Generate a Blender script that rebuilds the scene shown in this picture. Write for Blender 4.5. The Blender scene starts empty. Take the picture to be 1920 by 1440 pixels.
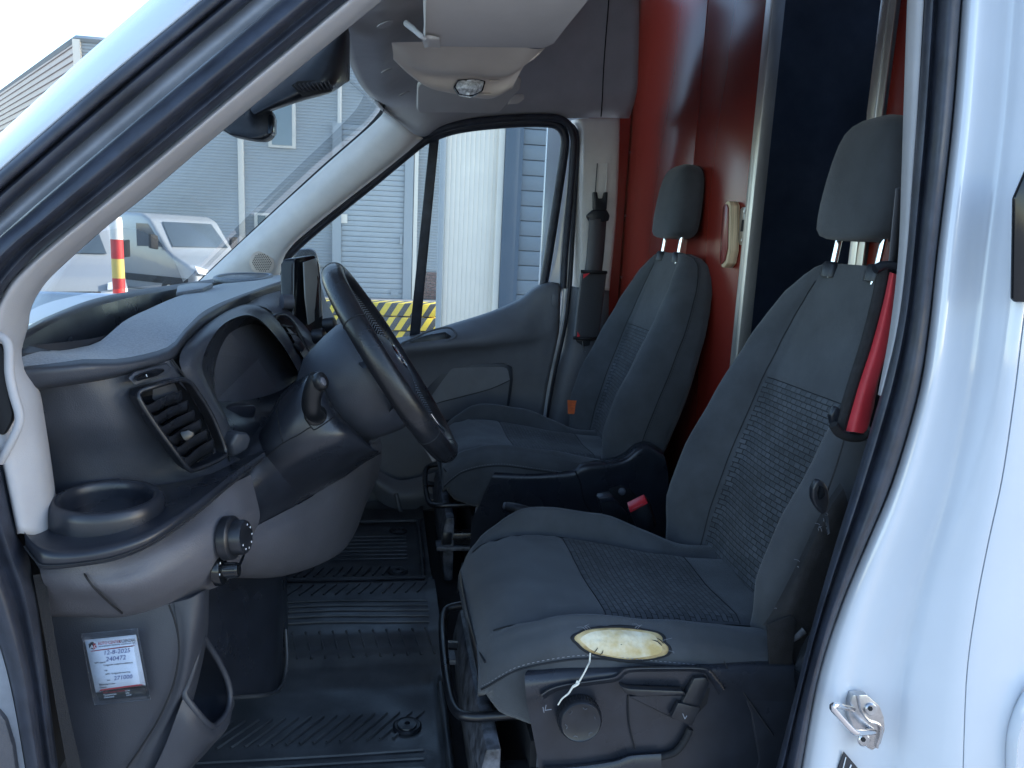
import bpy, bmesh, math, random
from mathutils import Vector, Matrix, noise
R_ = math.radians
sc = bpy.context.scene
random.seed(7)

# ------------------------------------------------------------------ camera
YAW, PITCH, ROLL, FOC = R_(9.5), R_(10.6), R_(2.7), 1440.0
CAM = Vector((0, 0, 1.65))
FW = Vector((math.sin(YAW)*math.cos(PITCH), math.cos(YAW)*math.cos(PITCH), -math.sin(PITCH)))
_r0 = Vector((math.cos(YAW), -math.sin(YAW), 0)); _u0 = _r0.cross(FW)
RT = _r0*math.cos(ROLL) + _u0*math.sin(ROLL)
UP = _u0*math.cos(ROLL) - _r0*math.sin(ROLL)
cd = bpy.data.cameras.new('camera'); cam = bpy.data.objects.new('camera', cd)
sc.collection.objects.link(cam); sc.camera = cam
cd.sensor_width = 36.0; cd.lens = FOC/1920*36.0; cd.clip_start = 0.02; cd.clip_end = 2000
m = Matrix((RT, UP, -FW)).transposed().to_4x4(); m.translation = CAM
cam.matrix_world = m

# ------------------------------------------------------------------ sky, sun, exposure
SUN_EL, SUN_AZ = R_(22), R_(-4)       # sun stands behind the van (towards +x), a little to the far side
w = bpy.data.worlds.new('World'); sc.world = w; w.use_nodes = True
nt = w.node_tree; nt.nodes.clear()
sky = nt.nodes.new('ShaderNodeTexSky'); sky.sky_type = 'NISHITA'; sky.sun_disc = False
sky.sun_elevation = SUN_EL; sky.sun_rotation = R_(90)+SUN_AZ
sky.altitude = 50; sky.air_density = 1.0; sky.dust_density = 0.6; sky.ozone_density = 1.3
bg = nt.nodes.new('ShaderNodeBackground'); bg.inputs['Strength'].default_value = 0.13
wo = nt.nodes.new('ShaderNodeOutputWorld')
nt.links.new(sky.outputs[0], bg.inputs[0]); nt.links.new(bg.outputs[0], wo.inputs[0])
sl = bpy.data.lights.new('sun', 'SUN'); sl.energy = 2.2; sl.angle = R_(0.5); sl.color = (1, .90, .78)
so = bpy.data.objects.new('sun', sl); sc.collection.objects.link(so)
sd = Vector((math.cos(SUN_EL)*math.cos(SUN_AZ), -math.cos(SUN_EL)*math.sin(SUN_AZ), math.sin(SUN_EL)))
so.rotation_euler = sd.to_track_quat('Z', 'Y').to_euler(); so.location = (30, 6, 20)
sc.view_settings.view_transform = 'Standard'; sc.view_settings.look = 'None'
sc.view_settings.gamma = 1; sc.view_settings.exposure = 2.25
sc.cycles.use_denoising = True
sc.cycles.max_bounces = 10; sc.cycles.diffuse_bounces = 5; sc.cycles.glossy_bounces = 4
sc.cycles.transparent_max_bounces = 12
sc.cycles.sample_clamp_indirect = 8

# ------------------------------------------------------------------ helpers
def at(px, py, y=None, x=None, z=None):
    """point of the place seen at a spot of the photograph, at a known lateral / lengthwise / height plane"""
    d = FW + RT*((px-960)/FOC) - UP*((py-720)/FOC)
    if y is not None: t = y/d.y
    elif x is not None: t = x/d.x
    else: t = (z-CAM.z)/d.z
    return CAM + d*t
def A(rows): return [at(a, b, y=c) for a, b, c in rows]
def link(o, parent=None):
    sc.collection.objects.link(o)
    if parent is not None: o.parent = parent
    return o
def tag(o, label=None, cat=None, group=None, kind=None):
    if label: o['label'] = label
    if cat: o['category'] = cat
    if group: o['group'] = group
    if kind: o['kind'] = kind
    return o
def thing(name, label, cat, loc=(0, 0, 0), group=None):
    o = bpy.data.objects.new(name, None); o.empty_display_size = .05
    o['loc0'] = 0; del o['loc0']
    link(o); tag(o, label, cat, group)
    o.location = loc
    return o
def fix(o, parent):
    """keep world coordinates when parented to an Empty that is not at the origin"""
    if parent is not None:
        p = parent; off = Vector(p.location)
        while p.parent is not None:
            p = p.parent; off += Vector(p.location)
        o.location = Vector(o.location) - off
def build(name, verts, faces, mat, parent=None, smooth=True, uvs=None, sharp=None):
    me = bpy.data.meshes.new(name)
    me.from_pydata([tuple(v) for v in verts], [], faces); me.update()
    if uvs is not None:
        ul = me.uv_layers.new(name='UVMap')
        for li, l in enumerate(me.loops): ul.data[li].uv = uvs[l.vertex_index]
    if smooth:
        for p in me.polygons: p.use_smooth = True
        if sharp: me.set_sharp_from_angle(angle=R_(sharp))
    if mat is not None: me.materials.append(MAT[mat] if isinstance(mat, str) else mat)
    o = bpy.data.objects.new(name, me); link(o, parent); fix(o, parent)
    return o
def frombm(name, bm, mat, parent=None, smooth=True, sharp=35):
    me = bpy.data.meshes.new(name); bmesh.ops.recalc_face_normals(bm, faces=bm.faces[:])
    bm.to_mesh(me); bm.free()
    if smooth:
        for p in me.polygons: p.use_smooth = True
        if sharp: me.set_sharp_from_angle(angle=R_(sharp))
    if mat is not None: me.materials.append(MAT[mat] if isinstance(mat, str) else mat)
    o = bpy.data.objects.new(name, me); link(o, parent); fix(o, parent)
    return o
def cr(p0, p1, p2, p3, t):
    return 0.5*((2*p1) + (p2-p0)*t + (2*p0-5*p1+4*p2-p3)*t*t + (3*p1-p0-3*p2+p3)*t**3)
def spline(pts, n, closed=False, lin=False):
    """resample points to n points equally spaced along a Catmull-Rom curve"""
    pts = [Vector(p) for p in pts]; d = []
    N = len(pts); segs = N if closed else N-1; K = 14
    for i in range(segs):
        p1 = pts[i]; p2 = pts[(i+1) % N]
        if closed: p0 = pts[i-1]; p3 = pts[(i+2) % N]
        else:
            p0 = pts[i-1] if i else p1*2-p2
            p3 = pts[i+2] if i+2 < N else p2*2-p1
        for k in range(K):
            t = k/K
            d.append(p1.lerp(p2, t) if lin else cr(p0, p1, p2, p3, t))
    d.append(pts[0].copy() if closed else pts[-1].copy())
    L = [0]
    for i in range(1, len(d)): L.append(L[-1]+(d[i]-d[i-1]).length)
    out = []; j = 0; cnt = n if closed else n-1
    for i in range(n):
        s = L[-1]*i/cnt
        while j < len(L)-2 and L[j+1] < s: j += 1
        h = L[j+1]-L[j]
        out.append(d[j].lerp(d[j+1], 0 if h < 1e-9 else min(1, (s-L[j])/h)))
    return out
def grid_faces(nr, nc, wrap_c=False, wrap_r=False):
    F = []
    for i in range(nr if wrap_r else nr-1):
        for j in range(nc if wrap_c else nc-1):
            a = i*nc+j; b = i*nc+(j+1) % nc; i2 = (i+1) % nr
            F.append((a, b, i2*nc+(j+1) % nc, i2*nc+j))
    return F
def srf(name, rows, mat, parent=None, n=40, sub=4, thick=0, closed=False, lin=False, linv=False, uv=True, flip=False):
    """surface lofted through curves (lists of points)"""
    rs = [spline(r, n, closed, lin) for r in rows]
    if sub > 1 and len(rs) > 1:
        out = []
        for i in range(len(rs)-1):
            for k in range(sub):
                t = k/sub; row = []
                for j in range(n):
                    p1, p2 = rs[i][j], rs[i+1][j]
                    p0 = rs[i-1][j] if i else p1*2-p2
                    p3 = rs[i+2][j] if i+2 < len(rs) else p2*2-p1
                    row.append(p1.lerp(p2, t) if linv else cr(p0, p1, p2, p3, t))
                out.append(row)
        out.append(rs[-1]); rs = out
    V = [p for r in rs for p in r]
    uvs = [(j/(n-1), i/(len(rs)-1)) for i in range(len(rs)) for j in range(n)]
    F = grid_faces(len(rs), n, wrap_c=closed)
    if flip: F = [f[::-1] for f in F]
    o = build(name, V, F, mat, parent, uvs=uvs, sharp=50)
    if thick:
        s = o.modifiers.new('thickness', 'SOLIDIFY'); s.thickness = thick; s.offset = -1
    return o
def tube(name, pts, r, mat, parent=None, n=10, seg=None, closed=False, lin=False, flat=1.0, up=None, bmout=None):
    """round or flattened bar swept along a curve; r may be a list of radii along it"""
    P = spline(pts, seg or max(2, 8*len(pts)), closed, lin)
    M = len(P); V = []; prev = None
    for i, p in enumerate(P):
        a = P[i-1] if (i or closed) else p; b = P[(i+1) % M] if (i < M-1 or closed) else p
        t = (b-a).normalized() if (b-a).length > 1e-9 else Vector((0, 0, 1))
        if up is not None: s = t.cross(Vector(up)).normalized()
        elif prev is None:
            s = t.cross(Vector((0, 0, 1)))
            if s.length < .05: s = t.cross(Vector((1, 0, 0)))
            s.normalize()
        else: s = (prev - t*prev.dot(t)).normalized()
        prev = s; q = s.cross(t).normalized()
        if isinstance(r, (list, tuple)):
            f = i/(M-1)*(len(r)-1); k = min(int(f), len(r)-2); rr = r[k]+(r[k+1]-r[k])*(f-k)
        else: rr = r
        for k in range(n):
            an = 2*math.pi*k/n
            V.append(p + s*(math.cos(an)*rr) + q*(math.sin(an)*rr*flat))
    F = grid_faces(M, n, wrap_c=True, wrap_r=closed)
    if not closed:
        F.append(tuple(range(n))[::-1]); F.append(tuple(range((M-1)*n, M*n)))
    return build(name, V, F, mat, parent, sharp=50)
def prism(name, pts, vec, mat, parent=None, bevel=0, seg=2, smooth=True, cap=True):
    """polygon pushed along a vector, edges rounded"""
    bm = bmesh.new(); vec = Vector(vec)
    a = [bm.verts.new(Vector(p)) for p in pts]; b = [bm.verts.new(Vector(p)+vec) for p in pts]
    n = len(pts)
    bm.faces.new(a[::-1]); bm.faces.new(b)
    for i in range(n): bm.faces.new((a[i], a[(i+1) % n], b[(i+1) % n], b[i]))
    bmesh.ops.recalc_face_normals(bm, faces=bm.faces[:])
    if bevel: bmesh.ops.bevel(bm, geom=bm.edges[:], offset=bevel, segments=seg, profile=.5, affect='EDGES', clamp_overlap=True)
    return frombm(name, bm, mat, parent, smooth)
def box(name, c, s, mat, parent=None, bevel=0, rot=None, seg=2):
    bm = bmesh.new(); bmesh.ops.create_cube(bm, size=1)
    for v in bm.verts: v.co = Vector((v.co.x*s[0], v.co.y*s[1], v.co.z*s[2]))
    if bevel: bmesh.ops.bevel(bm, geom=bm.edges[:], offset=bevel, segments=seg, profile=.5, affect='EDGES', clamp_overlap=True)
    M = Matrix.Translation(Vector(c)) @ (rot.to_4x4() if rot is not None else Matrix())
    bm.transform(M)
    return frombm(name, bm, mat, parent)
def frame_of(axis, upv=(0, 0, 1)):
    """rotation whose z runs along axis"""
    z = Vector(axis).normalized(); x = Vector(upv).cross(z)
    if x.length < .01: x = Vector((1, 0, 0)).cross(z)
    x.normalize(); y = z.cross(x)
    return Matrix((x, y, z)).transposed()
def lathe(name, prof, c, axis, mat, parent=None, n=32, sx=1.0, sharp=40):
    """profile of (radius, height) turned about an axis through c"""
    M = frame_of(axis); V = []; N = len(prof)
    for r, h in prof:
        for k in range(n):
            a = 2*math.pi*k/n
            V.append(Vector(c) + M @ Vector((math.cos(a)*r*sx, math.sin(a)*r, h)))
    F = grid_faces(N, n, wrap_c=True)
    if prof[0][0] > 1e-6: F.append(tuple(range(n))[::-1])
    if prof[-1][0] > 1e-6: F.append(tuple(range((N-1)*n, N*n)))
    return build(name, V, F, mat, parent, sharp=sharp)
def patch(name, quad, mat, parent=None, n=8, off=0, thick=0):
    """flat or bent four-sided sheet: quad = 4 corner points in order"""
    a, b, c, d = [Vector(p) for p in quad]
    V = []; nn = (b-a).cross(d-a).normalized()*off
    for i in range(n):
        for j in range(n):
            s, t = j/(n-1), i/(n-1)
            V.append(a.lerp(b, s).lerp(d.lerp(c, s), t)+nn)
    uvs = [(j/(n-1), i/(n-1)) for i in range(n) for j in range(n)]
    o = build(name, V, grid_faces(n, n), mat, parent, uvs=uvs)
    if thick:
        s = o.modifiers.new('thickness', 'SOLIDIFY'); s.thickness = thick; s.offset = -1
    return o
def text(name, body, size, M, mat, parent, depth=.0002, align='LEFT', shear=0, xs=1.0):
    cu = bpy.data.curves.new(name, 'FONT'); cu.body = body; cu.size = size; cu.extrude = depth
    cu.align_x = align; cu.shear = shear; cu.resolution_u = 3
    o = bpy.data.objects.new(name, cu)
    me = bpy.data.meshes.new_from_object(o); bpy.data.objects.remove(o); bpy.data.curves.remove(cu)
    S = Matrix.Diagonal((xs, 1, 1, 1))
    me.transform(M @ S); me.name = name; me.materials.clear(); me.materials.append(MAT[mat])
    o = bpy.data.objects.new(name, me); link(o, parent); fix(o, parent)
    return o

# ------------------------------------------------------------------ materials
MAT = {}
def material(name, col, rough=.5, metal=0, noise_s=0, noise_a=0, bump=0, bump_s=200, spec=.5, col2=None,
             coat=0, sheen=0, mapscale=None, bump_detail=3, emis=None, dist=.001, rvar=0):
    m = bpy.data.materials.new(name); m.use_nodes = True; t = m.node_tree
    b = t.nodes['Principled BSDF']; L = t.links.new
    b.inputs['Base Color'].default_value = (*col, 1); b.inputs['Roughness'].default_value = rough
    b.inputs['Metallic'].default_value = metal; b.inputs['Specular IOR Level'].default_value = spec
    b.inputs['Coat Weight'].default_value = coat; b.inputs['Coat Roughness'].default_value = .06
    if sheen: b.inputs['Sheen Weight'].default_value = sheen; b.inputs['Sheen Roughness'].default_value = .4
    tc = t.nodes.new('ShaderNodeTexCoord'); src = tc.outputs['Object']
    if mapscale:
        mp = t.nodes.new('ShaderNodeMapping'); mp.inputs['Scale'].default_value = mapscale
        L(src, mp.inputs[0]); src = mp.outputs[0]
    if noise_a:
        n = t.nodes.new('ShaderNodeTexNoise'); n.inputs['Scale'].default_value = noise_s; n.inputs['Detail'].default_value = 6
        n.inputs['Roughness'].default_value = .6
        L(src, n.inputs['Vector'])
        rp = t.nodes.new('ShaderNodeValToRGB'); rp.color_ramp.elements[0].position = .35; rp.color_ramp.elements[1].position = .7
        c2 = col2 or tuple(min(1, c*(1+noise_a)) for c in col); c1 = col if col2 else tuple(c*(1-noise_a) for c in col)
        rp.color_ramp.elements[0].color = (*c1, 1); rp.color_ramp.elements[1].color = (*c2, 1)
        L(n.outputs['Fac'], rp.inputs[0]); L(rp.outputs[0], b.inputs['Base Color'])
    if rvar:
        n3 = t.nodes.new('ShaderNodeTexNoise'); n3.inputs['Scale'].default_value = 9; n3.inputs['Detail'].default_value = 5
        L(src, n3.inputs['Vector']); mr = t.nodes.new('ShaderNodeMapRange')
        mr.inputs[1].default_value = .3; mr.inputs[2].default_value = .7
        mr.inputs[3].default_value = max(.03, rough-rvar); mr.inputs[4].default_value = min(1, rough+rvar)
        L(n3.outputs['Fac'], mr.inputs[0]); L(mr.outputs[0], b.inputs['Roughness'])
    if bump:
        n2 = t.nodes.new('ShaderNodeTexNoise'); n2.inputs['Scale'].default_value = bump_s; n2.inputs['Detail'].default_value = bump_detail
        L(src, n2.inputs['Vector'])
        bp = t.nodes.new('ShaderNodeBump'); bp.inputs['Strength'].default_value = bump; bp.inputs['Distance'].default_value = dist
        L(n2.outputs['Fac'], bp.inputs['Height']); L(bp.outputs[0], b.inputs['Normal'])
    if emis: b.inputs['Emission Color'].default_value = (*emis[:3], 1); b.inputs['Emission Strength'].default_value = emis[3]
    MAT[name] = m
    return m
material('white_paint', (.53, .57, .63), .20, coat=.7, noise_s=5, noise_a=.03, spec=.5, rvar=.03)
material('seal_rubber', (.022, .027, .042), .5, bump=.25, bump_s=320, noise_s=25, noise_a=.35, rvar=.12)
material('seal_grey', (.20, .22, .26), .5, noise_s=30, noise_a=.15)
material('trim_light', (.74, .71, .68), .62, bump=.25, bump_s=900, noise_s=12, noise_a=.06)
material('headliner', (.44, .43, .44), .95, bump=.35, bump_s=1200, noise_s=8, noise_a=.08)
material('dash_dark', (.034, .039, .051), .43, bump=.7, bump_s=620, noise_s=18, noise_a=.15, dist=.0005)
material('dash_top_skylit', (.20, .23, .27), .55, bump=.9, bump_s=420, noise_s=330, noise_a=.22, dist=.0008, sheen=.2)  # sky light falling on the pad is put into this paler colour
material('dash_grey', (.088, .088, .102), .46, bump=.8, bump_s=500, noise_s=14, noise_a=.1, dist=.0008)
material('dash_mid', (.029, .033, .044), .48, bump=.5, bump_s=650, noise_s=14, noise_a=.12, dist=.0005)
material('trim_near_dimmed', (.34, .345, .37), .6, bump=.3, bump_s=900, noise_s=7, noise_a=.09)  # same trim as trim_light, colour darkened to offset the direct sky light
material('stalk_black', (.006, .007, .009), .3, rvar=.1)
material('dash_smooth', (.018, .021, .029), .31, bump=.3, bump_s=700, noise_s=20, noise_a=.2, dist=.0005, rvar=.1)
material('black_gloss', (.006, .007, .009), .16, rvar=.06)
material('black_plastic', (.012, .014, .019), .38, noise_s=60, noise_a=.3, rvar=.12, bump=.2, bump_s=600, dist=.0004)
material('black_matte', (.006, .007, .010), .8)
material('door_panel', (.125, .130, .145), .5, bump=.5, bump_s=650, noise_s=10, noise_a=.1, dist=.0005)
material('leather', (.010, .011, .014), .30, bump=.55, bump_s=330, noise_s=14, noise_a=.5, dist=.0007, rvar=.14)
material('fabric', (.053, .059, .068), .9, bump=.8, bump_s=1300, noise_s=9, noise_a=.24, dist=.001, sheen=.2)
material('fabric_worn', (.048, .056, .070), .9, bump=.6, bump_s=1500, noise_s=24, noise_a=.35, dist=.0008, sheen=.35)
material('seam', (.010, .012, .016), .9)
material('thread', (.20, .21, .24), .8)
material('foam', (.50, .37, .16), .95, bump=.9, bump_s=90, noise_s=17, noise_a=.3, col2=(.84, .82, .70), dist=.003)
material('foam_brown', (.30, .19, .07), .95, bump=.9, bump_s=120, noise_s=30, noise_a=.3, col2=(.62, .50, .28), dist=.002)
material('string', (.70, .68, .60), .9, bump=.5, bump_s=900)
material('scuff', (.36, .38, .42), .6)
material('band_black', (.008, .009, .011), .8)
material('steel', (.55, .55, .56), .3, metal=1, noise_s=40, noise_a=.25, rvar=.12)
material('chrome', (.80, .80, .82), .10, metal=1)
material('alu', (.62, .60, .57), .38, metal=.85, noise_s=22, noise_a=.2, rvar=.12, mapscale=(1, 1, .2))
material('frame_black', (.010, .011, .014), .35, noise_s=30, noise_a=.4, rvar=.12)
material('frame_worn', (.08, .085, .10), .5, noise_s=34, noise_a=.8, bump=.3, bump_s=120)
material('mat_rubber', (.018, .021, .027), .46, bump=.4, bump_s=420, noise_s=6, noise_a=.5, col2=(.070, .073, .078), dist=.0008, rvar=.16)
material('carpet', (.012, .013, .016), 1, bump=.8, bump_s=600)
material('red_ply', (.165, .017, .011), .27, noise_s=1.2, noise_a=.12)
material('ply_edge', (.62, .48, .31), .6, noise_s=14, noise_a=.4, mapscale=(14, 1, .3))
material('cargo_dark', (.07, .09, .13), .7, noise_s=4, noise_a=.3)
material('belt_web', (.085, .086, .095), .45, bump=.8, bump_s=300, mapscale=(1, 1, 3), dist=.0006)
material('pad_red', (.42, .020, .030), .55, bump=.4, bump_s=700, noise_s=25, noise_a=.12, sheen=.2)
material('pad_black', (.008, .008, .010), .8, bump=.8, bump_s=500, noise_s=60, noise_a=.5)
material('red_plastic', (.62, .03, .045), .35)
material('orange_tag', (.62, .13, .035), .7, noise_s=40, noise_a=.2)
material('paper', (.82, .86, .92), .6, noise_s=20, noise_a=.02)
material('print_dark', (.02, .022, .03), .5)
material('print_red', (.42, .02, .03), .5)
material('ink', (.10, .13, .30), .6)
material('print_white', (.75, .78, .8), .6)
material('screen', (.20, .20, .19), .28, noise_s=5, noise_a=.12)
material('white_print', (.7, .72, .75), .5)
material('visor', (.52, .49, .475), .9, bump=.3, bump_s=1000, noise_s=9, noise_a=.05)
material('console', (.70, .60, .51), .6, bump=.2, bump_s=900, noise_s=8, noise_a=.06)
material('lens', (.55, .56, .58), .12, noise_s=120, noise_a=.6)
material('badge_blue', (.01, .03, .12), .2)
material('carbon', (.06, .062, .07), .35, bump=.8, bump_s=90, mapscale=(1, 1, 1.5))
def glass_material(name, tint, haze, rough=.0, haze_s=3.0, streak=None, gl=.8):
    m = bpy.data.materials.new(name); m.use_nodes = True; t = m.node_tree; t.nodes.clear(); L = t.links.new
    out = t.nodes.new('ShaderNodeOutputMaterial')
    tr = t.nodes.new('ShaderNodeBsdfTransparent'); tr.inputs[0].default_value = (*tint, 1)
    gs = t.nodes.new('ShaderNodeBsdfGlossy'); gs.inputs['Roughness'].default_value = rough
    fr = t.nodes.new('ShaderNodeFresnel'); fr.inputs[0].default_value = 1.45
    mu = t.nodes.new('ShaderNodeMath'); mu.operation = 'MULTIPLY'; mu.inputs[1].default_value = gl
    L(fr.outputs[0], mu.inputs[0])
    mx = t.nodes.new('ShaderNodeMixShader'); L(mu.outputs[0], mx.inputs[0]); L(tr.outputs[0], mx.inputs[1]); L(gs.outputs[0], mx.inputs[2])
    df = t.nodes.new('ShaderNodeBsdfTranslucent'); df.inputs[0].default_value = (.8, .85, .9, 1)
    d2 = t.nodes.new('ShaderNodeBsdfDiffuse'); d2.inputs[0].default_value = (.8, .85, .9, 1)
    ad = t.nodes.new('ShaderNodeMixShader'); L(df.outputs[0], ad.inputs[1]); L(d2.outputs[0], ad.inputs[2])
    tc = t.nodes.new('ShaderNodeTexCoord'); mp = t.nodes.new('ShaderNodeMapping')
    mp.inputs['Scale'].default_value = streak or (1, 1, 1); L(tc.outputs['Object'], mp.inputs[0])
    n = t.nodes.new('ShaderNodeTexNoise'); n.inputs['Scale'].default_value = haze_s; n.inputs['Detail'].default_value = 8
    n.inputs['Roughness'].default_value = .7; L(mp.outputs[0], n.inputs['Vector'])
    rg = t.nodes.new('ShaderNodeMapRange'); rg.inputs[1].default_value = .38; rg.inputs[2].default_value = .75
    rg.inputs[3].default_value = haze*.45; rg.inputs[4].default_value = haze*1.8
    L(n.outputs['Fac'], rg.inputs[0])
    m2 = t.nodes.new('ShaderNodeMixShader'); L(rg.outputs[0], m2.inputs[0]); L(mx.outputs[0], m2.inputs[1]); L(ad.outputs[0], m2.inputs[2])
    L(m2.outputs[0], out.inputs[0]); MAT[name] = m
glass_material('windshield_glass', (.78, .84, .87), .042, streak=(1, 4, .6), haze_s=5, gl=.3)
glass_material('window_glass', (.93, .97, .98), .035, haze_s=5, gl=.4)
glass_material('sleeve', (.85, .88, .92), .02, rough=.2, haze_s=30, gl=.35)
def roof_material():
    m = bpy.data.materials.new('roof_sheet'); m.use_nodes = True; t = m.node_tree; t.nodes.clear()
    o = t.nodes.new('ShaderNodeOutputMaterial'); a = t.nodes.new('ShaderNodeBsdfTranslucent'); a.inputs[0].default_value = (.30, .36, .44, 1)
    b = t.nodes.new('ShaderNodeBsdfDiffuse'); b.inputs[0].default_value = (.25, .28, .33, 1)
    x = t.nodes.new('ShaderNodeMixShader'); x.inputs[0].default_value = .5
    t.links.new(a.outputs[0], x.inputs[1]); t.links.new(b.outputs[0], x.inputs[2]); t.links.new(x.outputs[0], o.inputs[0]); MAT['roof_sheet'] = m
roof_material()
def weave_material():
    m = material('weave', (.038, .046, .058), .9, sheen=.12); t = m.node_tree; L = t.links.new; b = t.nodes['Principled BSDF']
    uv = t.nodes.new('ShaderNodeUVMap'); mp = t.nodes.new('ShaderNodeMapping'); L(uv.outputs[0], mp.inputs[0])
    mp.inputs['Scale'].default_value = (1, 1, 1)
    br = t.nodes.new('ShaderNodeTexBrick'); br.inputs['Scale'].default_value = 1
    br.inputs['Color1'].default_value = (.044, .050, .058, 1); br.inputs['Color2'].default_value = (.070, .078, .090, 1)
    br.inputs['Mortar'].default_value = (.011, .013, .017, 1); br.inputs['Mortar Size'].default_value = .07; br.inputs['Mortar Smooth'].default_value = .6
    br.inputs['Brick Width'].default_value = .9; br.inputs['Row Height'].default_value = .5
    L(mp.outputs[0], br.inputs['Vector'])
    ns = t.nodes.new('ShaderNodeTexNoise'); ns.inputs['Scale'].default_value = 9; ns.inputs['Detail'].default_value = 5
    tc = t.nodes.new('ShaderNodeTexCoord'); L(tc.outputs['Object'], ns.inputs['Vector'])
    mx = t.nodes.new('ShaderNodeMix'); mx.data_type = 'RGBA'; mx.blend_type = 'MULTIPLY'; mx.inputs[0].default_value = .7
    rp = t.nodes.new('ShaderNodeMapRange'); rp.inputs[1].default_value = .3; rp.inputs[2].default_value = .7; rp.inputs[3].default_value = .6; rp.inputs[4].default_value = 1.4
    L(ns.outputs['Fac'], rp.inputs[0]); L(br.outputs['Color'], mx.inputs[6]); L(rp.outputs[0], mx.inputs[7]); L(mx.outputs[2], b.inputs['Base Color'])
    bp = t.nodes.new('ShaderNodeBump'); bp.inputs['Strength'].default_value = 1; bp.inputs['Distance'].default_value = .0015; bp.invert = True
    L(br.outputs['Fac'], bp.inputs['Height']); L(bp.outputs[0], b.inputs['Normal'])
weave_material()
# ================================================================== the van itself
van = thing('van', 'white van seen through its open driver doorway, light grey pillars and grey roof lining', 'van', (0, 1.0, 0))
def lean(rows, base, k=.00012):
    """pillar points: the pillar leans inwards as it rises"""
    return [at(a, b, y=base + max(0, 520-b)*k) for a, b in rows]
E0 = [(420, -120), (280, 0), (146, 116), (0, 250), (-130, 372), (-240, 530), (-300, 760), (-280, 1100), (-220, 1460)]
E1 = [(520, -122), (370, 4), (202, 142), (0, 316), (-110, 420), (-200, 560), (-250, 760), (-225, 1080), (-165, 1460)]
E2 = [(620, -122), (474, 0), (241, 194), (0, 405), (-100, 505), (-165, 610), (-195, 760), (-165, 1060), (-100, 1460)]
E3 = [(672, -122), (525, 0), (267, 215), (0, 443), (-88, 538), (-130, 640), (-140, 760), (-95, 1000), (0, 1214), (50, 1460)]
E4 = [(795, -120), (650, 0), (276, 310), (56, 491), (0, 562), (-28, 640), (-26, 760), (2, 862), (32, 1002), (62, 1080), (112, 1460)]
E4b = [(802, -120), (660, -2), (282, 314), (62, 496), (6, 566), (-20, 640), (-20, 760), (8, 862), (38, 1000), (84, 1070), (150, 1460)]
E5 = [(850, -120), (708, 0), (637, 58), (413, 241), (276, 357), (194, 422), (112, 495), (78, 530), (54, 572), (48, 610), (38, 650), (42, 680), (60, 712), (72, 735), (84, 810), (100, 925), (108, 1010)]
for r_e in (E0, E1, E2, E3, E4, E4b): r_e.append((r_e[-1][0]+(r_e[-1][0]-r_e[-2][0])*.9, r_e[-1][1]+330))
def mid(a, b, t=.5):
    n = 18; A_ = spline([Vector((x, y, 0)) for x, y in a], n); B_ = spline([Vector((x, y, 0)) for x, y in b], n)
    return [tuple(p.lerp(q, t).to_2d()) for p, q in zip(A_, B_)]
srf('pillar_skin', [lean(E0, .99), lean(mid(E0, E1, .3), .93), lean(mid(E0, E1, .75), .895), lean(E1, .89)], 'white_paint', van, n=70, thick=.004)
srf('door_seal', [lean(E1, .905), lean(mid(E1, E2, .12), .880), lean(mid(E1, E2, .40), .880), lean(mid(E1, E2, .52), .894), lean(mid(E1, E2, .62), .882),
                  lean(mid(E1, E2, .92), .892), lean(E2, .915)], 'seal_rubber', van, n=86)
srf('pillar_flange', [lean(E2, .908), lean(mid(E2, E3, .5), .902), lean(E3, .908)], 'seal_grey', van, n=70)
srf('door_seal', [lean(E3, .918), lean(mid(E3, E4, .10), .888), lean(mid(E3, E4, .34), .876), lean(mid(E3, E4, .50), .884), lean(mid(E3, E4, .62), .902),
                  lean(mid(E3, E4, .80), .898), lean(mid(E3, E4, .96), .92), lean(E4, .945)], 'seal_rubber', van, n=86)
E4, E4b = E4[:9], E4b[:9]
srf('pillar_trim', [lean(E4, .925), lean(E4b, .920), lean(mid(E4b, E5, .3), .928), lean(mid(E4b, E5, .8), .955), lean(E5, .99), lean([(a+5, b+4) for a, b in E5], 1.04)], 'trim_near_dimmed', van, n=90, thick=.003)
# lower hinge post: grey sill strip and white jamb
srf('sill_strip', [A([(84, 1075, .935), (104, 1200, .93), (128, 1330, .925), (160, 1470, .92)]), A([(62, 1078, .925), (86, 1210, .92), (106, 1330, .915), (132, 1470, .91)])], 'carpet', van, n=20)
srf('hinge_jamb', [A([(-40, 1000, .93), (-30, 1120, .93), (0, 1214, .93), (30, 1340, .93), (60, 1480, .93)]), A([(-160, 1000, .92), (-150, 1120, .92), (-130, 1214, .92), (-100, 1340, .92), (-80, 1480, .92)])], 'white_paint', van, n=24, thick=.003)
prism('door_check', A([(-60, 1330, .90), (-6, 1330, .90), (10, 1352, .90), (24, 1400, .90), (34, 1470, .90), (-60, 1470, .90)]), (0, .02, 0), 'dash_grey', van, bevel=.004)
slot = prism('pillar_slot', A([(-30, 640, .918), (2, 648, .918), (8, 662, .918), (10, 700, .918), (16, 745, .918), (23, 775, .918), (20, 792, .918), (6, 817, .918), (-2, 815, .918), (-30, 770, .918)]), (0, .01, 0), 'black_matte', van, bevel=.002)
tube('slot_rim', A([(-20, 628, .92), (4, 632, .918), (16, 650, .917), (18, 700, .917), (26, 740, .917), (36, 775, .917), (34, 800, .917), (14, 842, .917), (0, 866, .92)]), .005, 'trim_near_dimmed', van, n=8, seg=40)

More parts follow.
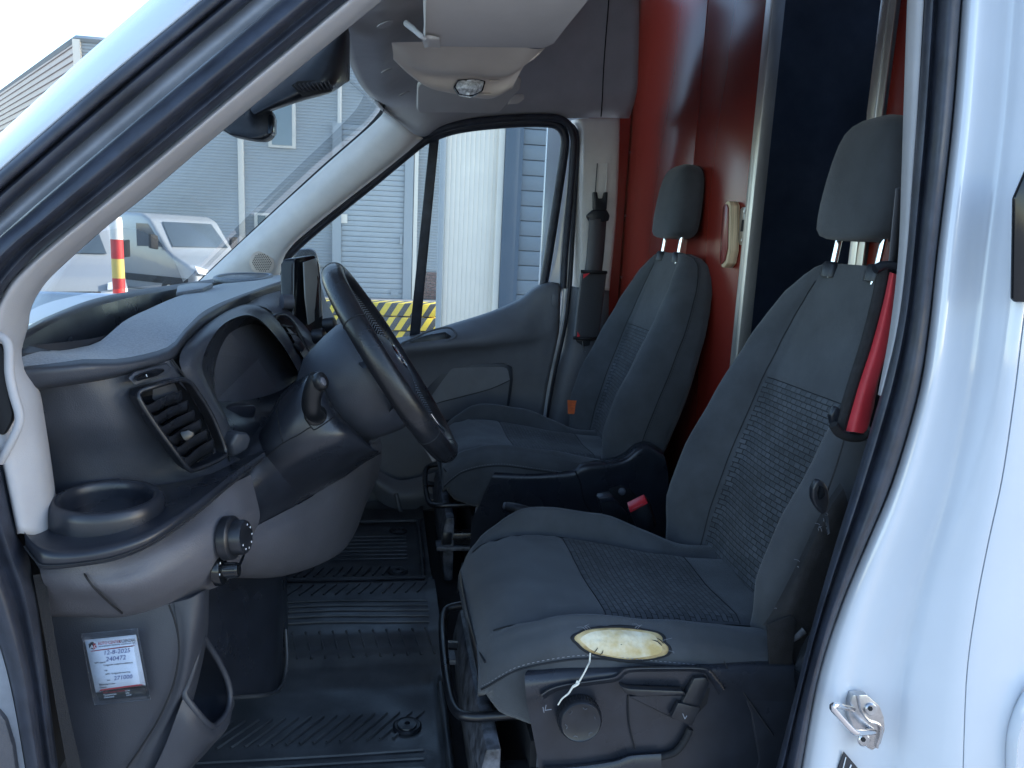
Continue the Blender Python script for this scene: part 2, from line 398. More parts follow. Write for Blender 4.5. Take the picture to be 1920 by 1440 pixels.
# windscreen
wl = [(47, 625), (80, 530), (194, 422), (413, 241), (637, 56), (720, -15)]
wsn = [at(a, b, y=1.04 + max(0, 520-b)*.00012) for a, b in wl]
wf = [(372, 530), (470, 438), (600, 317), (690, 238), (718, 205)]
wsf = [at(a, b, y=2.78 - max(0, 520-b)*.0002) for a, b in wf]
a_, b_ = spline(wsn, 24), spline(wsf, 24)
rows = []
for t, bow in ((0, 0), (.12, .10), (.3, .185), (.5, .21), (.7, .175), (.88, .09), (1, 0)):
    rows.append([p.lerp(q, t) + Vector((-.68, 0, .73))*bow*(i/23) + Vector((-.7*bow*(1-i/23), 0, 0)) for i, (p, q) in enumerate(zip(a_, b_))])
srf('windscreen', rows, 'windshield_glass', van, n=24, sub=4)
# black edge band of the windscreen on the far side
srf('windscreen_band', [A([(368, 530, 2.75), (466, 438, 2.73), (598, 316, 2.71), (680, 244, 2.70), (712, 208, 2.69), (716, 190, 2.68), (690, 150, 2.68), (655, 100, 2.66)]),
                        A([(374, 531, 2.74), (471, 440, 2.72), (603, 319, 2.70), (686, 246, 2.69), (718, 212, 2.68), (721, 190, 2.67), (698, 146, 2.67), (664, 98, 2.65)])], 'band_black', van, n=40)
# far windscreen pillar trim with tweeter grille
fp0 = [(360, 545, 2.72), (378, 526, 2.72), (474, 436, 2.70), (606, 316, 2.68), (690, 243, 2.66), (722, 212, 2.65)]
fp1 = [(400, 545, 2.69), (420, 520, 2.68), (510, 440, 2.66), (640, 326, 2.64), (715, 258, 2.62), (745, 228, 2.61)]
fp2 = [(480, 555, 2.70), (500, 520, 2.69), (548, 448, 2.67), (680, 340, 2.65), (745, 286, 2.63), (775, 250, 2.62)]
fp3 = [(520, 560, 2.76), (524, 510, 2.75), (540, 466, 2.74), (605, 408, 2.73), (727, 312, 2.70), (792, 258, 2.68)]
fpt = srf('windscreen_pillar_trim', [A(fp0), A(fp1), A(fp2), A(fp3)], 'trim_light', van, n=40, sub=6, thick=.004)
gc = at(491, 493, y=2.655); gn = Vector((.35, -1, .25)).normalized()
gr = lathe('speaker_grille', [(.0, .004), (.030, .004), (.036, .002), (.040, 0)], gc, gn, 'console', fpt, n=28)
MGr = frame_of(gn); V = []; F = []
for i in range(-5, 6):
    for j in range(-5, 6):
        u, v = i*.006 + (j % 2)*.003, j*.0055
        if u*u+v*v < .031**2:
            b0 = len(V)
            for k in range(6): V.append(gc + MGr @ Vector((u+.0019*math.cos(k*math.pi/3), v+.0019*math.sin(k*math.pi/3), .0048)))
            F.append(tuple(range(b0, b0+6)))
o = build('grille_holes', V, F, 'black_matte', fpt, smooth=False); o['kind'] = 'stuff'

# roof lining
H0 = A([(700, 178, 2.66), (722, 206, 2.68), (752, 232, 2.70), (787, 257, 2.73), (830, 242, 2.76), (880, 229, 2.77), (960, 221, 2.77), (1060, 222, 2.78), (1120, 221, 2.79), (1180, 222, 2.80)])
h0 = spline(H0, 40)
rows = []
zc = lambda x: 2.075 + .37*max(0, min(1, (x+.02)/.62))**1.0
for yy, s in ((None, 0), (2.71, .22), (2.67, .5), (2.6, .75), (2.48, .93), (2.3, 1), (1.9, 1.01), (1.4, 1), (1.2, .9), (1.06, .6), (1.0, .3)):
    row = []
    for i, p in enumerate(h0):
        x = -.06 + (max(.69, .302*yy)+.06)*i/39 if yy else p.x
        if yy and i == 0: x = -.06 - .05*math.sin(math.pi*(yy-1)/1.75)
        if yy is None: row.append(p.copy()); continue
        zr = p.z; k = min(1, i/5)
        row.append(Vector((p.x*(1-s)+x*s if s < 1 else x, yy, zr + (zc(x)-zr)*s)))
    rows.append(row)
lin_o = srf('roof_lining', rows, 'headliner', van, n=40, sub=3, thick=.01)
for px, py, y in ((721, 45, 1.62), (726, 132, 2.1), (758, 175, 2.4)):
    c = at(px, py, z=2.105 if py > 60 else 2.105)
    lathe('lining_plug', [(.0, .0), (.016, 0), (.018, -.002)], at(px, py, y=y), (-.45, 0, 1), 'headliner', van, n=20)
box('roof_skin', (.05, 1.95, 2.74), (1.9, 2.0, .03), 'white_paint', van, bevel=.008)
box('roof_skin', (.35, 1.95, 2.66), (1.0, 1.8, .02), 'white_paint', van, bevel=.004)

# far door (closed): panel, window, seals
pd = srf('passenger_door', [
    A([(500, 668, 2.84), (640, 650, 2.84), (770, 634, 2.84), (850, 611, 2.84), (920, 589, 2.84), (972, 566, 2.84), (1000, 545, 2.84), (1020, 535, 2.84), (1043, 533, 2.84), (1052, 541, 2.84)]),
    A([(500, 678, 2.80), (640, 657, 2.80), (770, 640, 2.80), (850, 618, 2.80), (920, 597, 2.80), (975, 575, 2.80), (1003, 555, 2.80), (1022, 545, 2.80), (1040, 543, 2.80), (1049, 550, 2.80)]),
    A([(500, 690, 2.76), (640, 668, 2.75), (770, 652, 2.74), (850, 643, 2.74), (920, 636, 2.75), (975, 628, 2.77), (1005, 622, 2.785), (1022, 615, 2.79), (1038, 610, 2.79), (1046, 606, 2.80)]),
    A([(500, 720, 2.79), (640, 700, 2.785), (770, 690, 2.78), (850, 676, 2.78), (920, 668, 2.785), (975, 662, 2.79), (1005, 658, 2.795), (1020, 654, 2.795), (1034, 650, 2.80), (1042, 646, 2.80)]),
    A([(500, 840, 2.80), (640, 830, 2.80), (770, 820, 2.80), (850, 800, 2.80), (920, 790, 2.80), (975, 785, 2.80), (995, 780, 2.80), (1006, 778, 2.80), (1012, 776, 2.80), (1018, 774, 2.80)]),
    A([(500, 1000, 2.78), (640, 1000, 2.78), (770, 1010, 2.78), (850, 1010, 2.78), (920, 1000, 2.78), (950, 1000, 2.78), (970, 1000, 2.78), (980, 1000, 2.78), (990, 1000, 2.78), (1000, 1000, 2.78)])],
    'door_panel', van, n=60, sub=6, thick=.01)
# ledge tray, pull recess and shoulder crease of the door card
prism('ledge_tray', A([(765, 641, 2.748), (800, 628, 2.748), (835, 622, 2.748), (846, 630, 2.745), (838, 639, 2.742), (790, 647, 2.742)]), (0, -.004, 0), 'black_plastic', pd, bevel=.002)
tube('ledge_lip', A([(752, 645, 2.742), (772, 636, 2.748), (802, 622, 2.75), (838, 614, 2.75), (852, 622, 2.745), (850, 634, 2.738), (800, 650, 2.734), (760, 652, 2.736)]), .004, 'door_panel', pd, n=8, seg=50, closed=True)
rc = [(795, 735), (838, 688), (850, 684), (945, 681), (960, 688), (962, 712), (955, 765), (905, 790), (800, 800)]
prism('pull_recess', [at(a, b, y=2.776) for a, b in rc], (0, .01, 0), 'dash_dark', pd, bevel=.003)
srf('pull_ramp', [[at(a, b, y=2.772) for a, b in ((812, 738), (845, 694), (860, 690), (940, 688), (953, 696))], [at(a, b, y=2.764) for a, b in ((800, 762), (830, 752), (870, 742), (920, 728), (956, 712))]], 'door_panel', pd, n=30, sub=3)
srf('pull_ramp', [[at(a, b, y=2.764) for a, b in ((800, 764), (830, 754), (870, 744), (920, 730), (956, 714))], [at(a, b, y=2.770) for a, b in ((800, 790), (830, 788), (870, 782), (920, 770), (950, 762))]], 'door_panel', pd, n=30, sub=3)
prism('lock_cover', [at(a, b, y=2.782) for a, b in ((1034, 552), (1046, 552), (1046, 576), (1040, 578), (1034, 572))], (0, -.003, 0), 'door_panel', pd, bevel=.001)
srf('pocket_band', [A([(690, 860, 2.74), (712, 882, 2.74), (745, 900, 2.73), (780, 896, 2.73), (830, 880, 2.74)]), A([(690, 885, 2.70), (712, 908, 2.70), (745, 928, 2.69), (780, 930, 2.69), (830, 918, 2.70)]), A([(690, 905, 2.72), (712, 940, 2.72), (745, 955, 2.71), (780, 958, 2.71), (830, 950, 2.72)])], 'door_panel', pd, n=30)
prism('pocket_door', A([(758, 962, 2.73), (775, 950, 2.73), (840, 940, 2.73), (840, 985, 2.73), (775, 990, 2.73)]), (0, .01, 0), 'dash_smooth', pd, bevel=.004)
tube('pocket_rib', A([(742, 925, 2.69), (752, 960, 2.69), (775, 990, 2.69)]), .008, 'door_panel', pd, n=8)
gl = [(500, 640), (530, 540), (548, 470), (640, 390), (700, 342), (786, 272), (830, 250), (880, 238), (960, 231), (1030, 232), (1052, 242), (1058, 262), (1050, 340), (1028, 470), (1016, 548), (960, 590), (780, 650), (600, 680)]
prism('window_pane', [at(a, b, y=2.865 - max(0, 520-b)*.00022) for a, b in gl], (0, .005, 0), 'window_glass', pd)
sp = [(518, 560), (526, 510), (542, 476), (604, 420), (700, 342), (786, 271), (812, 257), (850, 244), (900, 236), (980, 230), (1030, 231), (1049, 238), (1058, 252), (1059, 275), (1050, 340), (1030, 470), (1018, 540)]
sy = lambda b, base: base - max(0, 520-b)*.00022
tube('window_seal', [at(a, b, y=sy(b, 2.835)) for a, b in sp], .016, 'seal_rubber', pd, n=10, seg=110)
sp2 = [(512, 560), (518, 505), (536, 468), (600, 411), (696, 334), (782, 263), (810, 249), (850, 236), (900, 227), (980, 221), (1038, 221), (1062, 230), (1074, 250), (1076, 280), (1070, 360), (1060, 470), (1056, 540)]
tube('window_seal', [at(a, b, y=sy(b, 2.815)) for a, b in sp2], .013, 'seal_rubber', pd, n=10, seg=110)
prism('window_divider', [at(a, b, y=sy(b, 2.85)) for a, b in ((805, 262), (824, 252), (786, 640), (766, 645))], (0, -.012, 0), 'seal_rubber', pd, bevel=.003)
srf('door_edge', [[at(a, b, y=2.83) for a, b in ((1067, 270), (1064, 330), (1046, 470), (1030, 532))], [at(a, b, y=2.825) for a, b in ((1074, 300), (1072, 360), (1064, 470), (1056, 548))]], 'white_paint', pd, n=30)
tube('door_edge', A([(1060, 540, 2.82), (1052, 610, 2.815), (1034, 690, 2.815), (1022, 760, 2.815), (1014, 830, 2.815)]), .011, 'white_paint', pd, n=8, seg=40)
# far door pillar
bp = srf('belt_pillar', [
    A([(1070, 226, 2.83), (1079, 262, 2.83), (1075, 400, 2.86), (1066, 545, 2.88)]),
    A([(1082, 224, 2.78), (1090, 262, 2.79), (1087, 400, 2.82), (1080, 545, 2.84)]),
    A([(1100, 222, 2.76), (1102, 262, 2.77), (1100, 400, 2.80), (1096, 545, 2.82)]),
    A([(1156, 222, 2.76), (1156, 262, 2.77), (1150, 400, 2.80), (1138, 545, 2.82)]),
    A([(1162, 222, 2.80), (1161, 262, 2.80), (1156, 400, 2.84), (1142, 545, 2.86)])], 'trim_light', van, n=40, sub=4, thick=.004)
srf('pillar_cover', [
    A([(1064, 535, 2.86), (1050, 640, 2.86), (1026, 740, 2.86), (1010, 860, 2.86)]),
    A([(1078, 538, 2.815), (1068, 640, 2.815), (1046, 740, 2.815), (1030, 860, 2.815)]),
    A([(1096, 540, 2.80), (1088, 640, 2.80), (1072, 740, 2.80), (1060, 860, 2.80)]),
    A([(1142, 545, 2.80), (1140, 640, 2.80), (1130, 740, 2.80), (1120, 860, 2.80)])], 'door_panel', van, n=40, thick=.004)
tube('pillar_seal', A([(1066, 232, 2.80), (1080, 250, 2.80), (1081, 300, 2.82), (1075, 400, 2.84), (1067, 540, 2.84), (1056, 620, 2.83), (1036, 710, 2.83), (1020, 800, 2.83)]), .011, 'seal_rubber', van, n=8, seg=60)
prism('height_slot', A([(1122, 307, 2.778), (1139, 307, 2.778), (1137, 360, 2.79), (1117, 360, 2.79)]), (0, -.004, 0), 'trim_light', bp, bevel=.001)
tube('slot_edge', A([(1139, 306, 2.772), (1136, 362, 2.784)]), .003, 'trim_light', bp, n=6)
tube('slot_edge', A([(1120, 306, 2.772), (1116, 362, 2.784)]), .002, 'dash_grey', bp, n=6)
# near door pillar
L0 = [(1706, -120), (1701, 0), (1694, 200), (1690, 330), (1684, 480), (1668, 620), (1646, 740), (1600, 900), (1560, 1030), (1520, 1170), (1490, 1290), (1452, 1440), (1430, 1540)]
L1 = [(1738, -120), (1732, 0), (1720, 200), (1710, 330), (1698, 480), (1680, 620), (1650, 742), (1603, 902), (1563, 1032), (1523, 1172), (1493, 1292), (1455, 1442), (1433, 1542)]
L2 = [(1812, -120), (1803, 0), (1788, 200), (1774, 330), (1755, 487), (1741, 617), (1721, 740), (1676, 895), (1633, 1000), (1579, 1130), (1535, 1267), (1503, 1440), (1488, 1540)]
LC = [(1990, -120), (1985, 0), (1970, 200), (1955, 330), (1935, 487), (1918, 617), (1903, 740), (1880, 895), (1853, 1020), (1830, 1140), (1813, 1267), (1806, 1440), (1802, 1540)]
for r_e in (L0, L1, L2, LC): r_e.append((r_e[-1][0]+(r_e[-1][0]-r_e[-2][0])*2.4, r_e[-1][1]+330))
def sh(r, dx, f=1.0): return [(a+dx, b) for a, b in r]
by = lambda rows, base: [at(a, b, y=base + max(0, 700-b)*.00006) for a, b in rows]
L0c, L1c = L0[:7], L1[:7]
srf('door_pillar_trim', [by(sh(L0c, 5), 1.03), by(L0c, .985), by(mid(L0c, L1c, .5), .955), by(L1c, .945)], 'trim_near_dimmed', van, n=60, thick=.003)
def lerp_rows(t): return mid(L1, L2, t)
srf('door_seal', [by(L1, .955), by(lerp_rows(.08), .93), by(lerp_rows(.25), .918), by(lerp_rows(.36), .925), by(lerp_rows(.50), .905), by(lerp_rows(.72), .893), by(lerp_rows(.93), .90), by(L2, .925)], 'seal_rubber', van, n=86)
jm = srf('door_jamb', [by(L2, .917), by(mid(L2, LC, .08), .902), by(mid(L2, LC, .18), .898), by(mid(L2, LC, .34), .915), by(mid(L2, LC, .52), .918), by(mid(L2, LC, .66), .896), by(mid(L2, LC, .86), .872),
                  by(sh(LC, -5), .866), by(LC, .8685), by(sh(LC, 6), .865), by(sh(LC, 60), .868), by(sh(LC, 130), .875), by(sh(LC, 260), .872)], 'white_paint', van, n=86, sub=4, thick=.003)
prism('window_gasket', [at(a, b, y=.862) for a, b in ((1918, 320), (1896, 372), (1893, 560), (1899, 566), (2000, 566), (2000, 320))], (0, -.006, 0), 'black_gloss', jm, bevel=.002)
tube('jamb_pressing', [at(a, b, y=.863) for a, b in ((1960, 1270), (1925, 1310), (1902, 1365), (1896, 1420), (1898, 1500))], .010, 'white_paint', jm, n=10, seg=30, flat=.5)
prism('warning_sticker', [at(a, b, y=.899) for a, b in ((1583, 1410), (1612, 1444), (1612, 1500), (1560, 1500), (1572, 1440))], (0, .002, 0), 'print_dark', jm, bevel=.0005)
tube('sticker_mark', [at(a, b, y=.898) for a, b in ((1586, 1420), (1580, 1444))], .0007, 'white_print', jm, n=6)
tube('sticker_mark', [at(a, b, y=.898) for a, b in ((1596, 1434), (1592, 1444))], .0010, 'white_print', jm, n=6)
# shell that closes the cab and the load space
box('door_sill', (.16, .985, .60), (1.25, .13, .10), 'dash_mid', van, bevel=.012)
box('rocker_panel', (.3, .91, .47), (2.6, .05, .22), 'white_paint', van, bevel=.015)
box('rocker_panel', (1.2, .905, .66), (.9, .03, .24), 'white_paint', van, bevel=.01)
box('sun_block', (.85, 1.03, 1.65), (.20, .06, 2.1), 'black_matte', van)  # unseen box added behind the jamb to stop sun leaking in
fl = box('cab_floor', (.05, 1.95, .615), (2.0, 1.96, .06), 'carpet', van)
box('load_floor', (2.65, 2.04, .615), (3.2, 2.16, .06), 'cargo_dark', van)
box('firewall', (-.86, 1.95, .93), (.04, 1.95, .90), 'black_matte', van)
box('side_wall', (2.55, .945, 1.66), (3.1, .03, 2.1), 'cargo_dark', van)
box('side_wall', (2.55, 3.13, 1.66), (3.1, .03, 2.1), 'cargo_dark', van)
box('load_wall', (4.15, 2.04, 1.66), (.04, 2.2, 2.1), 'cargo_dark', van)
box('load_ceiling', (2.58, 2.04, 2.71), (3.16, 2.24, .004), 'roof_sheet', van)  # unseen translucent roof, added so soft light fills the load space
_b = at(1550, 85, x=2.6)
box('roof_beam', (2.6, 2.04, _b.z), (.06, 2.15, .06), 'black_plastic', van, bevel=.006)
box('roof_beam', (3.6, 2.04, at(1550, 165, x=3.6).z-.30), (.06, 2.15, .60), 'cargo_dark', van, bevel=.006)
box('body_side', (2.62, 3.16, 1.55), (3.2, .03, 2.3), 'white_paint', van, bevel=.004)
box('pillar_skin', (.80, 3.15, 1.55), (.36, .03, 2.3), 'white_paint', van, bevel=.004)
box('body_side', (2.6, .915, 1.55), (2.9, .02, 2.3), 'white_paint', van, bevel=.004)
box('door_skin', (.1, 2.93, .85), (1.7, .03, .8), 'white_paint', van, bevel=.004)
box('wing_panel', (-1.0, 2.9, 1.0), (.8, .06, .8), 'white_paint', van, bevel=.02)
box('wing_panel', (-1.0, 1.0, 1.0), (.7, .06, .8), 'white_paint', van, bevel=.02)
box('bonnet', (-1.05, 1.95, 1.32), (.75, 1.8, .04), 'white_paint', van, bevel=.015, rot=Matrix.Rotation(R_(-16), 3, 'Y'))

# striker of the door latch, bolted to the jamb
st = thing('door_striker', 'bright steel latch striker loop bolted to the white door pillar', 'door striker', at(1615, 1360, y=.89))
pl = [(1600, 1303), (1626, 1303), (1650, 1324), (1658, 1345), (1660, 1368), (1652, 1396), (1636, 1408), (1628, 1404), (1606, 1378), (1592, 1342), (1594, 1318)]
prism('plate', [at(a, b, y=.890) for a, b in pl], (0, .012, 0), 'steel', st, bevel=.002)
tube('plate_fold', [at(a, b, y=.889) for a, b in ((1608, 1303), (1614, 1330), (1628, 1350), (1648, 1358), (1652, 1372), (1644, 1402))], .0022, 'steel', st, n=6, seg=30)
tube('loop', [at(1598, 1330, y=.889), at(1586, 1327, y=.872), at(1572, 1322, y=.855), at(1562, 1324, y=.848), at(1563, 1330, y=.848), at(1580, 1350, y=.85), at(1600, 1371, y=.852), at(1612, 1373, y=.86), at(1638, 1372, y=.889)], .0045, 'chrome', st, n=10, seg=70)
for a, b in ((1632, 1329), (1619, 1387)):
    s = lathe('screw', [(.009, 0), (.009, .002), (.0075, .0035), (0, .0035)], at(a, b, y=.889), (-.1, -1, .1), 'steel', st, n=20)
    lathe('screw_socket', [(.0035, 0), (.0035, .0006), (0, .0006)], at(a, b, y=.8853), (-.1, -1, .1), 'black_matte', s, n=6)

# scuffs on the painted jamb
from mathutils.bvhtree import BVHTree
def bvh_of(o): return BVHTree.FromPolygons([v_.co for v_ in o.data.vertices], [tuple(p.vertices) for p in o.data.polygons])
def hit(bv, px, py, off=.001):
    d = (FW + RT*((px-960)/FOC) - UP*((py-720)/FOC)).normalized(); q = bv.ray_cast(CAM, d)
    if q[0] is None: return None
    n = q[1] if q[1].dot(d) < 0 else -q[1]
    return q[0]+n*off
def onto(name, bv, pts, r, mat, parent, off=.0008, n=5):
    P = [hit(bv, a, b, off) for a, b in spline_px(pts)]; P = [p for p in P if p is not None]
    if len(P) > 1: return tube(name, P, r, mat, parent, n=n, seg=2*len(P), lin=True)
def spline_px(pts, n=None):
    return [(p.x, p.y) for p in spline([Vector((a, b, 0)) for a, b in pts], n or max(4, 5*len(pts)))]

lb_ = bvh_of(lin_o)
onto('lining_seam', lb_, ((1127, 218), (1129, 190), (1133, 110), (1140, 20), (1143, -20)), .0022, 'seam', lin_o)
# ================================================================== dashboard
dash = thing('dashboard', 'dark grained dashboard with top pad paled as if skylit, air vent, cup shelf and grey knee panels', 'dashboard', (-.4, 1.5, .66))
# top pad, running from the near pillar across to the far side
F_ = [(44, 622, 1.02), (100, 594, 1.14), (183, 563, 1.32), (267, 546, 1.55), (337, 536, 1.85), (400, 527, 2.2), (470, 519, 2.7)]
Fb = [(40, 640, 1.02), (100, 606, 1.13), (183, 574, 1.30), (267, 553, 1.52), (337, 541, 1.80), (400, 531, 2.15), (470, 522, 2.65)]
Ct = [(36, 688, .985), (100, 681, 1.0), (160, 673, 1.02), (217, 673, 1.055), (270, 664, 1.09), (320, 647, 1.14), (350, 613, 1.21), (393, 577, 1.36), (467, 547, 1.66), (547, 521, 2.2), (590, 512, 2.7)]
Cs = [(36, 694, .975), (100, 690, .985), (160, 684, 1.0), (217, 682, 1.035), (270, 674, 1.07), (322, 655, 1.12), (353, 620, 1.19), (397, 583, 1.34), (470, 551, 1.64), (550, 525, 2.18), (592, 516, 2.68)]
Dl = [(40, 730, .985), (100, 722, .99), (160, 713, 1.005), (217, 703, 1.035), (270, 689, 1.07), (322, 672, 1.115), (350, 640, 1.19), (405, 592, 1.35), (467, 564, 1.64), (550, 533, 2.17), (592, 524, 2.67)]
Br = [(30, 651, 1.02), (75, 655, 1.05), (103, 657, 1.075), (145, 652, 1.10), (187, 640, 1.13), (233, 602, 1.22), (277, 580, 1.34), (333, 556, 1.58), (392, 538, 1.92), (440, 527, 2.25), (500, 518, 2.7)]
pad = srf('top_pad', [A(Br), A([((a+c)/2, (b+d)/2-1.5, (y+z)/2) for (a, b, y), (c, d, z) in zip(Br, Ct)]), A(Ct)], 'dash_top_skylit', dash, n=80, sub=6)
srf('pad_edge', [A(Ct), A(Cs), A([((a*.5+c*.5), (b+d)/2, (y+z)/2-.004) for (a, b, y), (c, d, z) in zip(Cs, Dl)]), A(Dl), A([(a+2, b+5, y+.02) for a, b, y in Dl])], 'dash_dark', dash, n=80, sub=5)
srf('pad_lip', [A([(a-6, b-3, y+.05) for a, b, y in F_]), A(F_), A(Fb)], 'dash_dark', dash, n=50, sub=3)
# storage bin sunk into the top
fw = A(Fb); bw = A(Br[:9])
dn = Vector((0, 0, -.09))
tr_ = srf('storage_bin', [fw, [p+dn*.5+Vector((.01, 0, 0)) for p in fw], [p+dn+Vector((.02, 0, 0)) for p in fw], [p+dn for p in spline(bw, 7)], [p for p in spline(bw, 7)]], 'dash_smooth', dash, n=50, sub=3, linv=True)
prism('bin_ledge', A([(36, 645, 1.03), (62, 650, 1.04), (100, 658, 1.06), (60, 662, 1.02), (36, 664, 1.0)]), (0, 0, -.006), 'dash_smooth', dash, bevel=.001)
prism('bin_divider', A([(333, 535, 1.75), (360, 530, 1.85), (400, 531, 1.85), (380, 540, 1.70), (330, 548, 1.62)]), (0, 0, -.01), 'dash_top_skylit', dash, bevel=.003)
# far tray on the centre of the dash
ty = [at(405, 524, y=2.12), at(432, 516, y=2.3), at(500, 516, y=2.4), at(505, 520, y=2.3), at(475, 528, y=2.12)]
tube('tray_rim', ty, .007, 'dash_top_skylit', dash, n=8, closed=True, seg=50)
prism('tray_well', [p+Vector((0, 0, .001)) for p in ty], (0, 0, .002), 'black_plastic', dash, bevel=.0008)

# near end of the fascia
fas = srf('fascia', [
    A([(72, 724, 1.0200), (120, 721, 1.0200), (160, 715, 1.0250), (217, 704, 1.0525), (270, 691, 1.0762), (322, 674, 1.1125)]),
    A([(78, 760, 1.0250), (130, 757, 1.0250), (190, 752, 1.0350), (255, 735, 1.0660), (305, 715, 1.0880), (345, 700, 1.1240)]),
    A([(84, 800, 1.0300), (140, 800, 1.0300), (210, 800, 1.0450), (270, 790, 1.0750), (325, 765, 1.1025), (374, 745, 1.1550)]),
    A([(92, 850, 1.0450), (150, 850, 1.0450), (220, 850, 1.0600), (290, 850, 1.0940), (345, 830, 1.1270), (402, 800, 1.1860)]),
    A([(98, 900, 1.0500), (160, 905, 1.0500), (230, 900, 1.0700), (310, 890, 1.1040), (370, 875, 1.1270), (432, 850, 1.2060)]),
    A([(102, 945, 1.0550), (160, 940, 1.0550), (230, 930, 1.0750), (310, 915, 1.1040), (390, 895, 1.1370), (470, 866, 1.2260)])], 'dash_dark', dash, n=50, sub=8)
# dimmer slider
prism('slider_plate', [at(a, b, y=y+.018) for a, b, y in ((240, 709, 1.02), (254, 697, 1.03), (314, 682, 1.08), (322, 690, 1.085), (312, 703, 1.07), (254, 722, 1.02))], (-.004, .008, 0), 'dash_dark', dash, bevel=.0015)
sli = prism('slider', [at(a, b, y=y+.012) for a, b, y in ((252, 708, 1.025), (268, 700, 1.035), (296, 692, 1.06), (309, 692, 1.07), (309, 697, 1.07), (296, 705, 1.055), (256, 716, 1.02))], (-.004, .008, 0), 'black_gloss', dash, bevel=.0025)
prism('slider_mark', [at(a, b, y=1.052) for a, b in ((272, 703), (275, 702), (277, 709), (274, 710))], (-.0005, .001, 0), 'white_print', sli)
# side air vent: frame, dark well, slats, thumb tab
vo = [(262, 735, 1.0), (285, 726, 1.01), (345, 712, 1.07), (372, 738, 1.10), (400, 785, 1.13), (422, 842, 1.145), (418, 858, 1.13), (368, 880, 1.07), (352, 878, 1.05), (330, 850, 1.03), (290, 795, 1.005), (262, 750, .995)]
vf = lambda a: .042*max(0, min(1, (430-a)/150))
vop = [at(a, b, y=y-.002+vf(a)) for a, b, y in vo]
vent = tube('air_vent', vop, .0034, 'black_plastic', dash, n=10, seg=90, closed=True)
cen = sum(vop, Vector())/len(vop)
prism('vent_well', [cen+(p-cen)*.99+Vector((-.016, .012, 0)) for p in vop], (-.002, .004, 0), 'black_gloss', vent)
srf('vent_wall', [[cen+(p-cen)*.985 for p in vop], [cen+(p-cen)*.985+Vector((-.016, .012, 0)) for p in vop]], 'black_plastic', vent, n=60, sub=2, closed=True)
for i in range(6):
    t = i/5
    lx, ly, lyy = 266+72*t, 762+98*t, .998+.045*t+vf(266+72*t)
    rx, ry, ryy = 345+60*t, 738+90*t, 1.075+.05*t+vf(345+60*t)
    rows = []
    for dz, df in ((0, -.002), (-4, -.009), (9, -.004), (15, .008)):
        rows.append([at(lx+2, ly+dz, y=lyy+df+.006), at(lx+12, ly+dz+3, y=lyy+df+.008), at((lx+rx)/2, (ly+ry)/2+dz+1, y=(lyy+ryy)/2+df+.008), at(rx-5, ry+dz, y=ryy+df+.008)])
    srf('slat', rows, 'black_plastic', vent, n=16, sub=3, thick=.0015)
prism('thumb_tab', [at(a, b, y=y+vf(a)-.004) for a, b, y in ((336, 810, 1.04), (354, 806, 1.05), (366, 812, 1.058), (366, 820, 1.058), (352, 828, 1.045), (344, 826, 1.04))], (-.004, .010, 0), 'stalk_black', vent, bevel=.003)
# seam between fascia and binnacle
tube('seam', A([(322, 674, 1.108), (340, 698, 1.112), (372, 742, 1.14), (402, 797, 1.17), (425, 845, 1.19), (432, 865, 1.19)]), .0016, 'black_matte', dash, n=6, seg=40)
# instrument binnacle: surround, hood tunnel, lens
rim = [(432, 800, 1.225), (405, 752, 1.19), (384, 708, 1.165), (379, 680, 1.165), (393, 640, 1.185), (420, 607, 1.24), (457, 591, 1.35), (483, 597, 1.43), (510, 622, 1.50), (538, 660, 1.55), (560, 700, 1.58)]
out = [(424, 845, 1.19), (396, 785, 1.165), (352, 712, 1.12), (336, 680, 1.115), (352, 640, 1.18), (405, 595, 1.34), (455, 570, 1.58), (500, 578, 1.62), (530, 610, 1.62), (556, 655, 1.63), (585, 705, 1.64)]
rimp, outp = A(rim), A(out)
midp = [p.lerp(q, .55)+Vector((.005, -.003, .003)) for p, q in zip(rimp, outp)]
bin_ = srf('binnacle', [outp, midp, rimp], 'dash_dark', dash, n=60, sub=6)
inn = A([(432, 790, 1.34), (408, 750, 1.33), (404, 715, 1.33), (410, 668, 1.33), (432, 630, 1.40), (462, 612, 1.50), (486, 612, 1.60), (512, 632, 1.68), (535, 662, 1.72), (552, 690, 1.74), (562, 706, 1.74)])
srf('hood_tunnel', [rimp, [p.lerp(q, .5)+Vector((0, 0, .004)) for p, q in zip(rimp, inn)], inn], 'dash_smooth', dash, n=60, sub=4)
lens_pts = A([(404, 752, 1.315), (411, 664, 1.325), (436, 628, 1.39), (462, 611, 1.49), (487, 611, 1.59), (513, 632, 1.67), (536, 662, 1.71), (563, 706, 1.73), (520, 730, 1.55), (450, 752, 1.40)])
lc = sum(lens_pts, Vector())/len(lens_pts); lens_pts = [lc+(p-lc)*1.14 for p in lens_pts]
build('cluster_lens', lens_pts+[lc], [(i, (i+1) % 10, 10) for i in range(10)], 'dash_grey', dash, smooth=False)  # lighter grey stands in for the light falling on the lens
srf('binnacle_sill', [A([(405, 752, 1.28), (450, 752, 1.36), (520, 735, 1.50), (566, 704, 1.68)]), A([(425, 800, 1.21), (460, 790, 1.30), (520, 765, 1.40), (575, 725, 1.55)]), A([(440, 850, 1.20), (470, 830, 1.27), (520, 800, 1.36), (580, 760, 1.5)])], 'dash_smooth', dash, n=30)
